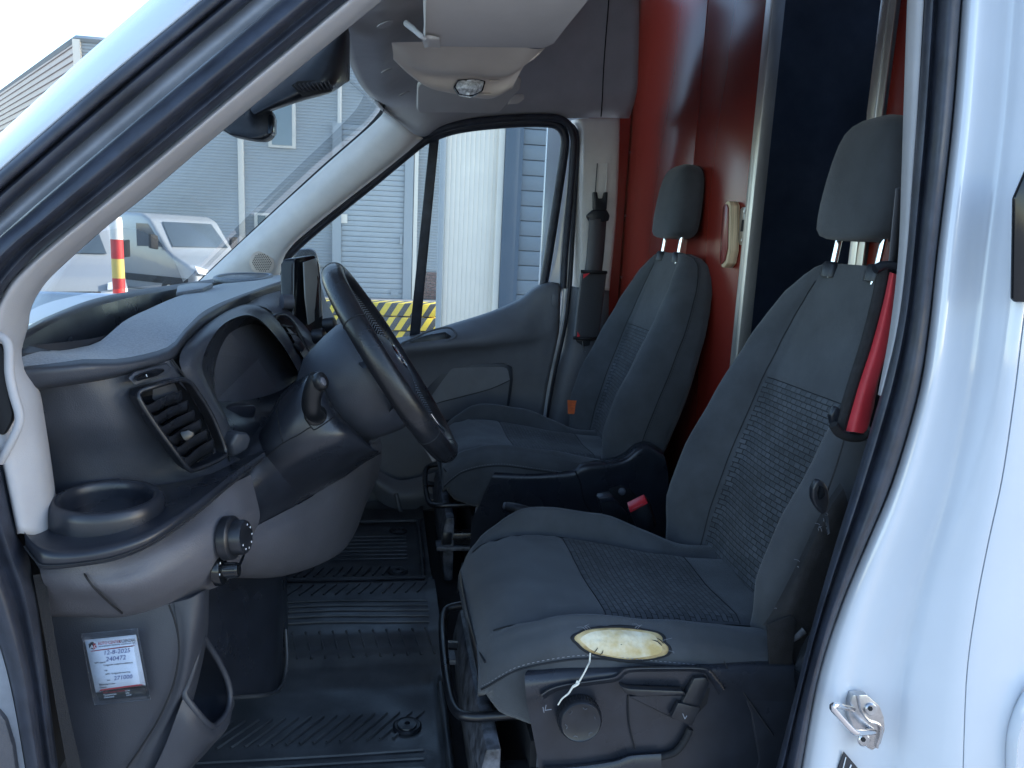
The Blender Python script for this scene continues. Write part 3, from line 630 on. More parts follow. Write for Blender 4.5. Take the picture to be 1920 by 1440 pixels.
# hooked tray and side pad under the binnacle
prism('side_tray', A([(400, 770, 1.26), (440, 760, 1.30), (476, 758, 1.34), (482, 765, 1.34), (476, 790, 1.33), (446, 822, 1.28), (430, 830, 1.26), (420, 800, 1.25)]), (-.05, .03, 0), 'dash_smooth', dash, bevel=.004)
prism('hook_pad', A([(430, 835, 1.175), (446, 812, 1.18), (468, 812, 1.20), (472, 822, 1.205), (468, 842, 1.20), (440, 858, 1.18)]), (-.04, .03, 0), 'dash_dark', dash, bevel=.006, seg=3)
# centre stack strip with small vent, switch and stalk-side panel
srf('stack_panel', [A([(455, 568, 1.62), (500, 552, 1.78), (545, 540, 1.95), (600, 528, 2.2)]), A([(500, 578, 1.60), (530, 575, 1.72), (560, 572, 1.85), (610, 560, 2.1)]), A([(535, 612, 1.60), (560, 608, 1.70), (585, 605, 1.8), (630, 600, 2.0)]),
                     A([(560, 655, 1.60), (585, 650, 1.68), (606, 648, 1.76), (650, 640, 1.95)]), A([(590, 712, 1.60), (610, 705, 1.66), (632, 700, 1.72), (670, 690, 1.9)]), A([(620, 800, 1.60), (640, 790, 1.66), (660, 780, 1.72), (690, 770, 1.9)]), A([(640, 900, 1.60), (660, 890, 1.66), (680, 880, 1.72), (700, 870, 1.9)])], 'dash_grey', dash, n=30, sub=4)
prism('stack_switch', A([(490, 577, 1.62), (502, 571, 1.65), (514, 578, 1.67), (513, 584, 1.66), (502, 590, 1.63)]), (-.006, .006, 0), 'black_gloss', dash, bevel=.002)
tube('switch_mark', A([(502, 580, 1.628), (506, 579, 1.634)]), .002, 'white_print', dash, n=6)
cv = A([(512, 598, 1.58), (530, 592, 1.62), (546, 604, 1.64), (562, 632, 1.645), (580, 668, 1.65), (592, 692, 1.655), (588, 706, 1.645), (572, 700, 1.62), (548, 660, 1.60), (526, 622, 1.585)])
cvent = tube('small_vent', cv, .006, 'black_plastic', dash, n=8, seg=60, closed=True)
cc = sum(cv, Vector())/len(cv)
prism('vent_well', [cc+(p-cc)*.98+Vector((.004, -.003, 0)) for p in cv], (-.004, .006, 0), 'black_gloss', cvent)
for i in range(6):
    t = (i+.7)/6.4
    a = at(519+55*t, 600+88*t, y=1.575+.045*t); b = at(541+50*t, 602+92*t, y=1.625+.025*t)
    tube('slat', [a, a.lerp(b, .5)+Vector((.002, 0, -.001)), b], .0030, 'black_plastic', cvent, n=6, flat=.6)
prism('thumb_tab', A([(548, 645, 1.585), (556, 638, 1.60), (566, 650, 1.605), (560, 660, 1.59)]), (.008, 0, 0), 'black_plastic', cvent, bevel=.0015)
# shelf with cup ring
SZ = 1.275
def onz(px, py, z): return at(px, py, z=z)
sb = [(30, 992), (60, 965), (103, 935), (150, 921), (230, 914), (310, 908), (390, 890), (450, 862), (500, 838)]
sf = [(46, 1000), (64, 1022), (90, 1036), (150, 1036), (220, 1022), (290, 996), (370, 944), (430, 896), (496, 850)]
sbp = [at(a, b, y=y) for (a, b), y in zip(sb, (.97, 1.0, 1.05, 1.075, 1.085, 1.09, 1.13, 1.19, 1.27))]
sfp = [at(a, b, y=y) for (a, b), y in zip(sf, (.92, .905, .890, .890, .902, .93, .995, 1.075, 1.19))]
lo = [(a, b) for a, b in ((50, 1032), (66, 1054), (82, 1068), (150, 1062), (220, 1050), (290, 1020), (360, 972), (428, 915), (490, 864))]
lop = [at(a, b, y=y+.004) for (a, b), y in zip(lo, (.92, .905, .890, .890, .902, .93, .995, 1.075, 1.19))]
shelf = srf('shelf', [sbp, [p.lerp(q, .5) for p, q in zip(sbp, sfp)], [p.lerp(q, .92)+Vector((0, 0, .002)) for p, q in zip(sbp, sfp)], sfp,
                      [p.lerp(q, .25)+Vector((.002, -.005, 0)) for p, q in zip(sfp, lop)], [p.lerp(q, .7)+Vector((.002, -.005, 0)) for p, q in zip(sfp, lop)], lop, [p+Vector((-.01, .02, 0)) for p in lop]], 'dash_smooth', dash, n=60, sub=3)
tube('shelf_line', [p.lerp(q, .62)+Vector((.0015, -.0072, 0)) for p, q in zip(sfp, lop)], .0012, 'black_matte', dash, n=6, seg=50)
cpc = at(202, 944, y=.992)
cup = lathe('cup_holder', [(.0, -.10), (.044, -.10), (.049, -.085), (.0515, -.006), (.0525, .002), (.0550, .006), (.0590, .007), (.0640, .003), (.0660, -.005), (.0675, -.024), (.066, -.034)], cpc+Vector((0, 0, .004)), (0.02, -.03, 1), 'dash_smooth', dash, n=56, sharp=60)
# grey lower fascia under the shelf (bulging), with light switches
lf = [p.copy() for p in lop]
gf = srf('knee_fascia', [
    A([(74, 1066, .935), (150, 1060, .92), (220, 1048, .935), (290, 1018, .96), (360, 970, 1.02), (428, 913, 1.09), (470, 890, 1.17)]),
    A([(78, 1082, .930), (150, 1080, .918), (225, 1072, .928), (300, 1044, .95), (375, 1000, 1.0), (445, 950, 1.08), (480, 930, 1.17)]),
    A([(84, 1100, .935), (160, 1105, .92), (240, 1100, .925), (315, 1075, .95), (390, 1035, 1.0), (455, 985, 1.08), (487, 972, 1.17)]),
    A([(90, 1128, .955), (165, 1128, .95), (248, 1126, .95), (320, 1105, .965), (390, 1070, 1.01), (435, 1040, 1.08), (470, 1010, 1.17)]),
    A([(93, 1152, .975), (170, 1152, .975), (235, 1152, .98), (310, 1128, .985), (380, 1095, 1.02), (424, 1075, 1.08), (448, 1055, 1.16)]),
    A([(95, 1158, 1.0), (170, 1160, 1.0), (235, 1160, 1.0), (310, 1140, 1.0), (376, 1112, 1.03), (412, 1098, 1.09), (430, 1085, 1.16)])], 'dash_grey', dash, n=60, sub=6)
tube('seam', A([(155, 1068, .926), (163, 1084, .914), (180, 1106, .916), (205, 1130, .942), (229, 1150, .972)]), .0013, 'black_matte', gf, n=6, seg=40)
kn = Vector((.95, -.20, .12)).normalized()
k1 = lathe('headlamp_switch', [(.030, -.010), (.030, .001), (.028, .003), (.0235, .004), (.0235, .016), (.022, .019), (.016, .020), (0, .020)], at(436, 1008, y=1.035), kn, 'black_plastic', dash, n=36)
MK = frame_of(kn)
for i in range(7):
    a = R_(200+i*38); c = at(436, 1008, y=1.035) + MK @ Vector((math.cos(a)*.0165, math.sin(a)*.0165, .0202))
    lathe('switch_mark', [(.0014, 0), (.0014, .0004), (0, .0004)], c, kn, 'white_print', k1, n=6)
k2 = lathe('dimmer_knob', [(.021, -.008), (.021, .0), (.019, .002), (.011, .002), (.0105, .022), (.009, .024), (0, .024)], at(416, 1070, y=1.03), kn, 'black_gloss', dash, n=32, sx=.8)
for i in range(14):
    a = i/14*2*math.pi; c = at(416, 1070, y=1.03)
    tube('knurl', [c+MK @ Vector((math.cos(a)*.0106*.8, math.sin(a)*.0106, .006)), c+MK @ Vector((math.cos(a)*.0104*.8, math.sin(a)*.0104, .021))], .0008, 'black_plastic', k2, n=5, seg=2)
for i in range(4):
    a = R_(60+i*60); c = at(416, 1070, y=1.03) + MK @ Vector((-.0155*math.cos(a-R_(60))*.8, .0155*math.sin(a-R_(60)), .0022))
    lathe('switch_mark', [(.0016, 0), (.0016, .0004), (0, .0004)], c, kn, 'white_print', k2, n=6)
# lower side panel of the dash and map pocket
sp_ = srf('side_panel', [
    A([(88, 1150, .99), (170, 1150, .99), (250, 1146, .99), (318, 1132, .995), (376, 1108, 1.02)]),
    A([(100, 1230, .985), (180, 1230, .98), (260, 1226, .98), (334, 1200, .985), (372, 1180, 1.01)]),
    A([(116, 1330, .98), (190, 1330, .975), (260, 1320, .975), (322, 1290, .98), (352, 1270, 1.0)]),
    A([(140, 1440, .975), (190, 1440, .97), (235, 1440, .97), (270, 1420, .975), (325, 1380, .99)]),
    A([(160, 1540, .97), (190, 1540, .97), (205, 1540, .97), (240, 1530, .97), (290, 1500, .98)])], 'dash_mid', dash, n=40, sub=6)
tube('seam', A([(317, 1134, .986), (328, 1165, .977), (335, 1200, .976), (334, 1240, .974), (322, 1292, .973), (296, 1350, .970), (262, 1405, .967), (232, 1448, .962)]), .0014, 'black_matte', dash, n=6, seg=50)
srf('pocket_flank', [
    A([(326, 1130, .993), (336, 1200, .984), (326, 1290, .981), (298, 1350, .979), (238, 1446, .972), (180, 1545, .966)]),
    A([(356, 1122, .995), (358, 1200, .984), (346, 1280, .981), (322, 1340, .979), (275, 1430, .972), (225, 1540, .966)]),
    A([(382, 1108, 1.01), (381, 1180, 1.008), (370, 1240, 1.0), (352, 1304, .992), (336, 1350, .986), (310, 1420, .980)]),
    A([(392, 1106, 1.05), (390, 1180, 1.045), (380, 1240, 1.03), (364, 1306, 1.01), (348, 1352, 1.0), (322, 1422, .99)])], 'dash_mid', dash, n=40, sub=5)
pk = A([(346, 1302, .985), (352, 1285, .99), (366, 1240, 1.0), (378, 1196, 1.02), (392, 1212, 1.05), (414, 1248, 1.07), (428, 1282, 1.075), (431, 1310, 1.07), (424, 1338, 1.05), (404, 1360, 1.02), (390, 1358, 1.0), (368, 1334, .985)])
pkt = tube('map_pocket', pk, .0045, 'dash_mid', dash, n=10, seg=80, closed=True)
srf('pocket_inner', [pk, [p+Vector((-.03, .015, -.01)) for p in pk], [p.lerp(sum(pk, Vector())/12, .25)+Vector((-.07, .03, -.02)) for p in pk]], 'dash_smooth', pkt, n=50, sub=3, closed=True)
prism('pocket_back', [p.lerp(sum(pk, Vector())/12, .2)+Vector((-.068, .03, -.02)) for p in pk], (-.004, .004, 0), 'dash_smooth', pkt)
srf('pocket_face', [
    A([(346, 1302, .984), (368, 1336, .983), (390, 1360, .998), (406, 1362, 1.016), (426, 1340, 1.048), (434, 1308, 1.07)]),
    A([(330, 1345, .968), (356, 1366, .972), (384, 1384, .988), (408, 1384, 1.01), (430, 1355, 1.05), (438, 1310, 1.08)]),
    A([(300, 1420, .962), (330, 1425, .968), (360, 1420, .98), (385, 1405, 1.0), (420, 1372, 1.05), (440, 1320, 1.09)]),
    A([(240, 1530, .955), (280, 1510, .96), (320, 1480, .975), (352, 1448, 1.0), (400, 1395, 1.06), (436, 1330, 1.11)])], 'dash_mid', dash, n=40, sub=5)
# big knee panels below the steering column
srf('knee_panel', [
    A([(474, 990, 1.20), (520, 966, 1.27), (580, 934, 1.36), (630, 897, 1.44), (668, 862, 1.51), (694, 834, 1.57), (712, 820, 1.66)]),
    A([(466, 1020, 1.18), (520, 1000, 1.25), (580, 970, 1.34), (635, 930, 1.43), (672, 893, 1.51), (698, 862, 1.57), (716, 840, 1.66)]),
    A([(456, 1050, 1.18), (520, 1036, 1.26), (580, 1010, 1.35), (640, 970, 1.45), (672, 930, 1.53), (694, 896, 1.59), (714, 870, 1.68)]),
    A([(444, 1075, 1.21), (520, 1068, 1.30), (590, 1045, 1.40), (640, 1012, 1.48), (668, 970, 1.56), (688, 930, 1.62), (706, 900, 1.72)]),
    A([(436, 1084, 1.26), (520, 1082, 1.36), (596, 1060, 1.46), (645, 1030, 1.54), (670, 990, 1.62), (684, 950, 1.70), (696, 920, 1.80)]),
    A([(430, 1080, 1.35), (520, 1070, 1.45), (590, 1045, 1.56), (635, 1015, 1.64), (660, 980, 1.72), (672, 945, 1.80), (680, 920, 1.9)])], 'dash_grey', dash, n=50, sub=6)
srf('column_cover', [
    A([(400, 860, 1.24), (440, 828, 1.28), (486, 800, 1.32), (520, 780, 1.36), (590, 735, 1.44), (640, 700, 1.5)]),
    A([(430, 880, 1.20), (476, 842, 1.23), (530, 820, 1.28), (590, 795, 1.34), (650, 790, 1.40), (690, 800, 1.48)]),
    A([(450, 920, 1.17), (500, 890, 1.21), (560, 865, 1.27), (615, 840, 1.34), (660, 824, 1.42), (692, 826, 1.52)]),
    A([(470, 960, 1.18), (512, 935, 1.23), (570, 905, 1.30), (625, 875, 1.38), (664, 846, 1.46), (694, 832, 1.55)]),
    A([(476, 993, 1.21), (520, 969, 1.28), (580, 937, 1.37), (630, 900, 1.45), (668, 865, 1.52), (696, 838, 1.58)])], 'dash_smooth', dash, n=50, sub=6)
box('dash_core', (-.62, 1.95, 1.05), (.22, 1.85, .7), 'black_matte', dash, bevel=.02)
srf('passenger_dash', [[Vector((-.36, y, 1.49)) for y in (1.9, 2.3, 2.72)], [Vector((-.30, y, 1.40)) for y in (1.9, 2.3, 2.72)], [Vector((-.34, y, 1.25)) for y in (1.9, 2.3, 2.72)], [Vector((-.42, y, 1.08)) for y in (1.9, 2.3, 2.72)]], 'dash_dark', dash, n=10)

# ================================================================== touch display on the dash
disp = thing('touch_display', 'upright tablet-like touch display with two knobs beside the steering wheel', 'display', at(580, 620, y=1.72))
dn_ = [(549, 492, 1.74), (556, 484, 1.74), (590, 478, 1.80), (597, 486, 1.81), (601, 520, 1.81), (607, 600, 1.78), (611, 628, 1.77), (598, 640, 1.74), (584, 652, 1.71), (576, 650, 1.70), (560, 628, 1.70), (552, 600, 1.72)]
prism('housing', A(dn_), (-.028, .004, -.004), 'black_gloss', disp, bevel=.006, seg=3)
prism('screen', [p+Vector((.0025, -.001, .0)) for p in A([(568, 492, 1.75), (592, 484, 1.80), (596, 520, 1.80), (603, 592, 1.775), (577, 609, 1.735), (571, 560, 1.74)])], (-.003, 0, 0), 'screen', disp, bevel=.001)
for a, b, y, r in ((592, 631, 1.70, .016), (612, 609, 1.73, .015)):
    lathe('knob', [(r, -.004), (r, .016), (r*.9, .020), (r*.5, .021), (0, .021)], at(a, b, y=y), (.95, -.25, .2), 'black_plastic', disp, n=28)
prism('knob_panel', A([(578, 640, 1.73), (600, 622, 1.755), (624, 604, 1.79), (632, 640, 1.78), (616, 668, 1.75), (592, 684, 1.72)]), (-.02, .01, 0), 'black_gloss', disp, bevel=.004)
tube('side_knob', A([(528, 566, 1.70), (548, 566, 1.71)]), .016, 'dash_grey', disp, n=16, seg=3)
# ================================================================== seats
from mathutils.bvhtree import BVHTree
YD, YP, DX = 1.365, 2.385, .012
YC = 1.305                                              # centre line of the cushion
def sstep(a, b, x):
    t = max(0, min(1, (x-a)/(b-a))); return t*t*(3-2*t)
def lut(tab, x):
    if x <= tab[0][0]: return tab[0][1]
    for (a, p), (b, q) in zip(tab, tab[1:]):
        if x <= b:
            t = (x-a)/(b-a); t = t*t*(3-2*t)*.5+t*.5
            return p+(q-p)*t
    return tab[-1][1]
def stick(bvh, px, py, off=.0015):
    """point of a built surface seen at a spot of the photograph"""
    d = (FW + RT*((px-960)/FOC) - UP*((py-720)/FOC)).normalized()
    h = bvh.ray_cast(CAM, d)
    if h[0] is None: return None
    n = h[1] if h[1].dot(d) < 0 else -h[1]
    return h[0]+n*off
def split_build(name, V, F, uvs, pick, mat, name2, mat2, parent):
    fa = [f for f in F if not pick(f)]; fb = [f for f in F if pick(f)]
    o = build(name, V, fa, mat, parent, uvs=uvs)
    used = sorted({i for f in fb for i in f}); mp = {v: i for i, v in enumerate(used)}
    p = build(name2, [V[i] for i in used], [tuple(mp[i] for i in f) for f in fb], mat2, o, uvs=[uvs[i] for i in used])
    return o, p
seat = thing('car_seat', 'dark fabric driver seat with foam showing through its torn side bolster', 'car seat', (.45, YD, .66))
# ---- cushion
ZT = [(.155, .985), (.18, 1.022), (.21, 1.044), (.27, 1.056), (.34, 1.054), (.44, 1.040), (.55, 1.024), (.66, 1.012), (.78, 1.006)]
HW = [(.155, .185), (.17, .210), (.20, .232), (.25, .246), (.36, .252), (.6, .250), (.78, .245)]
def gv(x): return .183 - .036*sstep(.36, .62, x)
def smap(x, sn):
    """place of the panel seams: they draw together towards the back"""
    a = abs(sn); g = min(gv(x), lut(HW, x)*.74); h = lut(HW, x)*.90
    r = a/.172*g if a <= .172 else g + (a-.172)/(.228-.172)*(h-g)
    return math.copysign(r, sn)
def ctop(x, s):
    a = abs(s)
    z = lut(ZT, x) + (.046 if s > 0 else .016)*sstep(.172, .205, a)*sstep(.17, .32, x)*(1-.95*sstep(.46, .66, x)) - .012*sstep(.205, .228, a)
    z -= .010*math.exp(-((a-.172)/.009)**2)*sstep(.17, .23, x)
    z -= .006*math.exp(-((x-.367)/.006)**2)*(1 if a < .17 else 0)*.6
    z -= .012*sstep(.12, 0, a)*.5
    if x < .36 and a < .18: z += .0040*noise.noise(Vector((x*48+3+s*14, s*13, 1)))*sstep(.37, .29, x)*sstep(.16, .22, x)
    z += .0015*noise.noise(Vector((x*18, s*18, 5)))
    return z
SS = [-.165+.33*i/22 for i in range(23)]
SB = [.169, .172, .175, .180, .188, .198, .208, .218, .228]
xs = [.155, .158, .163, .17, .178, .188, .20, .215, .23, .245, .26, .275, .29, .305, .32, .335, .345, .354, .360, .367, .374, .385] + [.40+.02*i for i in range(11)] + [.612, .618, .625, .64, .66, .68, .70, .73, .76, .78]
V = []; uvs = []; NC = None
for x in xs:
    hw = lut(HW, x); sec = []
    top = [-b for b in SB[::-1]] + SS + SB
    for s in top: sec.append((smap(x, s), ctop(x, s)))
    zb = lut([(.155, .94), (.19, .905), (.25, .89), (.78, .89)], x)
    def side(ze): return [(hw*.93, ze-.003), (hw*.96, ze-.009), (hw*.985, ze-.018), (hw, ze-.028), (hw*.998, ze-.034), (hw*1.004, ze-.040), (hw*1.0, ze-.052), (hw*.985, (ze+zb)/2-.02), (hw*.96, zb+.012), (hw*.92, zb)]
    sec = [(-a, b) for a, b in side(ctop(x, -.228))[::-1]] + sec + side(ctop(x, .228))
    sec += [(hw*.5, zb-.002), (-hw*.5, zb-.002)]
    NC = len(sec)
    for s, z in sec:
        V.append(Vector((x, YC+s, z))); uvs.append((s/.021, x/.021))
F = grid_faces(len(xs), NC, wrap_c=True); F.append(tuple(range(NC))); F.append(tuple(range((len(xs)-1)*NC, len(xs)*NC))[::-1])
off = 10+len(SB)
def pickc(f):
    if len(f) != 4: return False
    cs = [i % NC for i in f]; rs = [i//NC for i in f]
    return all(off <= c <= off+22 for c in cs) and all(xs[r] >= .3669 and xs[r] <= .6181 for r in rs)
cushion, cins = split_build('cushion', V, F, uvs, pickc, 'fabric', 'woven_insert', 'weave', seat)
bv_c = BVHTree.FromPolygons(V, F)
def onc(x, s, o=.001): return Vector((x, YC+smap(x, s), ctop(x, s)+o))
for sg in (-1, 1):
    tube('seam', [onc(x, sg*.171) for x in (.18, .2, .22, .25, .3, .35, .4, .45, .5, .55, .6, .66, .70)], .0012, 'seam', cushion, n=5, seg=60)
tube('seam', [onc(.367, .168*i/8) for i in range(-8, 9)], .0010, 'seam', cushion, n=5, seg=50)
tube('seam', [onc(.619, .168*i/8) for i in range(-8, 9)], .0010, 'seam', cushion, n=5, seg=50)
# piping along the lower edge of the bolsters, with its stitches
for sg in (-1, 1):
    pts = [Vector((x, YC+sg*(lut(HW, x)*1.003+.0005), ctop(x, sg*.228)-.0395)) for x in (.16, .17, .185, .21, .26, .32, .4, .5, .6, .7)]
    tube('piping', pts, .0018, 'seam', cushion, n=6, seg=80)
    sp = spline(pts, 150); V2 = []; F2 = []
    for i in range(0, 149, 2):
        a, b = sp[i], sp[i+1]; o_ = Vector((0, sg*.0017, 0)); u = Vector((0, 0, .0006)); h = Vector((0, sg*.0006, .006))
        a, b = a+h, b+h; b0 = len(V2); V2 += [a-u, b-u, b+u, a+u]; F2.append((b0, b0+1, b0+2, b0+3))
    o = build('stitching', V2, F2, 'thread', cushion, smooth=False); o['kind'] = 'stuff'
tube('piping', [Vector((.166-.012*math.cos(a), YC+.19*math.sin(a)*1.02, .985)) for a in [R_(-80+20*i) for i in range(9)]], .0018, 'seam', cushion, n=6, seg=50)
# ---- backrest
BX = lambda z: .70 + .275*(z-.98)                       # centre of the front face
BH = [(.90, .225), (.98, .250), (1.08, .262), (1.25, .266), (1.38, .258), (1.46, .242), (1.52, .222), (1.565, .198), (1.60, .168), (1.622, .138), (1.634, .10)]
BO = [(.90, .03), (1.0, .070), (1.10, .100), (1.20, .098), (1.32, .075), (1.45, .050), (1.55, .030), (1.634, .012)]
TH = [(.90, .085), (1.0, .105), (1.2, .115), (1.4, .108), (1.55, .095), (1.60, .082), (1.622, .062), (1.634, .035)]
zs = [.90, .92, .95, .98, 1.005, 1.03] + [1.06+.03*i for i in range(10)] + [1.345, 1.365, 1.38, 1.386, 1.392, 1.40, 1.42] + [1.44+.02*i for i in range(6)] + [1.555, 1.57, 1.585, 1.597, 1.607, 1.616, 1.623, 1.628, 1.632, 1.634]
IW = .155
def bsec(z):
    hw = lut(BH, z); bo = lut(BO, z)*min(1, hw/.2); th = lut(TH, z); k = hw/.266
    def f(s):
        a = abs(s)/k
        d = th + bo*sstep(.135, .222, a) - .007*math.exp(-((a-.163)/.008)**2)*(1-sstep(1.55, 1.62, z)) + .012*sstep(.16, 0, a)*math.exp(-((z-1.15)/.12)**2)
        if a < .16: d -= .004*math.exp(-((z-1.386)/.006)**2)
        return d + .0012*noise.noise(Vector((z*14, s*14, 9)))
    P = [(s*k, f(s*k)) for s in [-.222, -.212, -.202, -.192, -.182, -.174, -.168, -.163, -.159]] + [(-IW*k+2*IW*k*i/20, f(-IW*k+2*IW*k*i/20)) for i in range(21)] + [(s*k, f(s*k)) for s in [.159, .163, .168, .174, .182, .192, .202, .212, .222]]
    dm = th+bo
    sd = [(.232*k, dm*.985), (.244*k, dm*.945), (.254*k, dm*.87), (.262*k, dm*.76), (.2655*k, dm*.62), (.266*k, dm*.45), (.266*k, .03), (.262*k, .012), (.25*k, .002)]
    P = [(-a, b) for a, b in sd[::-1]] + P + sd + [(.1*k, 0), (-.1*k, 0)]
    return [Vector((BX(z)+lut(TH, z)-d, YD+s, z+.10*(d-th)*.5)) for s, d in P]
V = []; uvs = []
for z in zs:
    sec = bsec(z); NB = len(sec)
    for p in sec: V.append(p); uvs.append(((p.y-YD)/.021, z/.021))
F = grid_faces(len(zs), NB, wrap_c=True); F.append(tuple(range(NB))); F.append(tuple(range((len(zs)-1)*NB, len(zs)*NB))[::-1])
def pickb(f):
    if len(f) != 4: return False
    cs = [i % NB for i in f]; rs = [i//NB for i in f]
    return all(18 <= c <= 38 for c in cs) and all(.98 <= zs[r] <= 1.3861 for r in rs)
back, bins = split_build('backrest', V, F, uvs, pickb, 'fabric', 'woven_insert', 'weave', seat)
bv_b = BVHTree.FromPolygons(V, F)
zi = {z: i for i, z in enumerate(zs)}
def bline(col, z0, z1, o=.0008): return [V[i*NB+col]+Vector((-o, 0, 0)) for i, z in enumerate(zs) if z0 <= z <= z1]
for c in (16, 40): tube('seam', bline(c, .98, 1.60), .0012, 'seam', back, n=5, seg=80)
tube('seam', [V[zi[1.386]*NB+c]+Vector((-.0006, 0, 0)) for c in range(18, 39)], .0011, 'seam', back, n=5, seg=50)
for c, sg in ((3, -1), (53, 1)):
    ln = [V[i*NB+c]+Vector((0, sg*.0008, 0)) for i, z in enumerate(zs) if .95 <= z <= 1.625]
    tube('seam', ln, .0014, 'seam', back, n=5, seg=90)
    sp = spline([p+Vector((.006, sg*.0012, 0)) for p in ln], 200); V2 = []; F2 = []
    for i in range(0, 199, 2):
        a, b = sp[i], sp[i+1]; u = Vector((.0006, 0, 0)); b0 = len(V2); V2 += [a-u, b-u, b+u, a+u]; F2.append((b0, b0+1, b0+2, b0+3))
    o = build('stitching', V2, F2, 'seam', back, smooth=False); o['kind'] = 'stuff'
# ---- headrest on two posts
HXc = .900
HZ = [(1.678, .30, .55), (1.681, .66, .74), (1.687, .86, .88), (1.700, .97, .98), (1.72, 1.0, 1.0), (1.75, .985, 1.03), (1.79, .93, 1.03), (1.83, .86, 1.0), (1.86, .79, .94), (1.88, .72, .84), (1.893, .62, .70), (1.902, .46, .50), (1.907, .22, .25)]
V = []; n_ = 48
for z, kw, kt in HZ:
    for k in range(n_):
        a = 2*math.pi*k/n_; c, s = math.cos(a), math.sin(a)
        e = .55
        px_ = math.copysign(abs(c)**e, c)*.048*kt; py_ = math.copysign(abs(s)**e, s)*.110*kw
        if c < 0: px_ -= .010*(1-(py_/.14)**2)*kt
        V.append(Vector((HXc+.10*(z-1.8)+px_, YD+py_, z)))
F = grid_faces(len(HZ), n_, wrap_c=True)+[tuple(range(n_))[::-1], tuple(range((len(HZ)-1)*n_, len(HZ)*n_))]
hr = build('headrest', V, F, 'fabric', seat)
for sg in (-1, 1):
    k = 7 if sg > 0 else n_-7
    tube('seam', [V[i*n_+k]+Vector((0, sg*.0008, 0)) for i in range(2, len(HZ)-1)], .0012, 'seam', hr, n=5, seg=60)
    y = YD+sg*.072
    tube('post', [Vector((.878, y, 1.60)), Vector((.888, y, 1.69)), Vector((.892, y, 1.72))], .0068, 'chrome', hr, n=14)
    lathe('post_guide', [(.020, -.02), (.020, .004), (.016, .010), (.0075, .011)], (.8805, y, 1.626), (.1, 0, 1), 'black_plastic', hr, n=24)
# ---- frame under the cushion
fr = prism('base_frame', [Vector((-.1, YC, z_)) for z_ in ()] or [Vector((.165, YC-.235, .665)), Vector((.153, YC-.235, .80)), Vector((.165, YC-.235, .86)), Vector((.19, YC-.235, .86)), Vector((.19, YC-.235, .665))], (0, .47, 0), 'frame_worn', seat, bevel=.006)
prism('shade_box', [Vector((.24, YC-.22, .662)), Vector((.76, YC-.22, .662)), Vector((.76, YC-.22, .86)), Vector((.24, YC-.22, .86))], (0, .46, 0), 'black_matte', seat)  # black box standing in for the shade under the cushion
for sy_ in (-.215, .205):
    rl = box('slide_rail', (.42, YC+sy_, .795), (.52, .036, .034), 'frame_black', seat, bevel=.004)
    box('rail_groove', (.42, YC+sy_-.0185, .797), (.50, .002, .006), 'steel', rl)
    box('rail_cap', (.170, YC+sy_, .797), (.030, .044, .042), 'black_plastic', rl, bevel=.006)
    box('rail_foot', (.42, YC+sy_, .768), (.56, .060, .012), 'frame_worn', rl, bevel=.003)
    box('cushion_bracket', (.30, YC+sy_, .85), (.10, .014, .09), 'frame_worn', seat, bevel=.004)
tube('adjust_handle', [Vector((.24, YC+.19, .90)), Vector((.150, YC+.19, .888)), Vector((.128, YC+.175, .880)), Vector((.120, YC+.10, .872)), Vector((.118, YC-.05, .868)), Vector((.124, YC-.135, .868)), Vector((.145, YC-.165, .872)), Vector((.20, YC-.172, .876)), Vector((.30, YC-.175, .880))], .0085, 'frame_black', seat, n=12, seg=80)
tube('frame_bolt', [Vector((.150, YC+.10, .85)), Vector((.130, YC+.10, .852))], .009, 'frame_black', fr, n=6, seg=2)

# ---- second seat: a copy of the first with all its parts
def copy_tree(o, parent=None):
    c = o.copy(); link(c, parent)
    for ch in o.children: copy_tree(ch, c)
    return c
pseat = copy_tree(seat); pseat.name = 'car_seat'; pseat.location = (.45+DX, YP, .66)
tag(pseat, 'dark fabric passenger seat by the far door with intact bolsters', 'car seat')
# ---- side cover of the driver seat with its adjusters
cy = YC-.262
def Y(l, y): return [at(a, b, y=y) for a, b in l]
cov = srf('side_cover', [
    Y([(1006, 1248), (1060, 1240), (1160, 1240), (1250, 1238), (1330, 1236), (1400, 1234), (1482, 1236)], cy+.045),
    Y([(988, 1258), (1060, 1250), (1160, 1247), (1250, 1244), (1330, 1242), (1400, 1240), (1486, 1242)], cy+.018),
    Y([(984, 1272), (1058, 1264), (1156, 1256), (1250, 1252), (1330, 1250), (1396, 1252), (1488, 1254)], cy+.004),
    Y([(986, 1300), (1040, 1286), (1120, 1274), (1230, 1262), (1330, 1262), (1392, 1275), (1490, 1280)], cy-.002),
    Y([(990, 1330), (1040, 1320), (1120, 1316), (1230, 1312), (1330, 1318), (1392, 1325), (1494, 1330)], cy+.006),
    Y([(1000, 1380), (1044, 1380), (1124, 1380), (1230, 1380), (1330, 1380), (1392, 1380), (1498, 1380)], cy+.008),
    Y([(1012, 1450), (1050, 1450), (1124, 1450), (1230, 1450), (1330, 1450), (1392, 1450), (1500, 1450)], cy+.006),
    Y([(1022, 1560), (1060, 1560), (1124, 1560), (1230, 1560), (1330, 1560), (1392, 1560), (1500, 1560)], cy+.006)], 'dash_smooth', seat, n=70, sub=5)
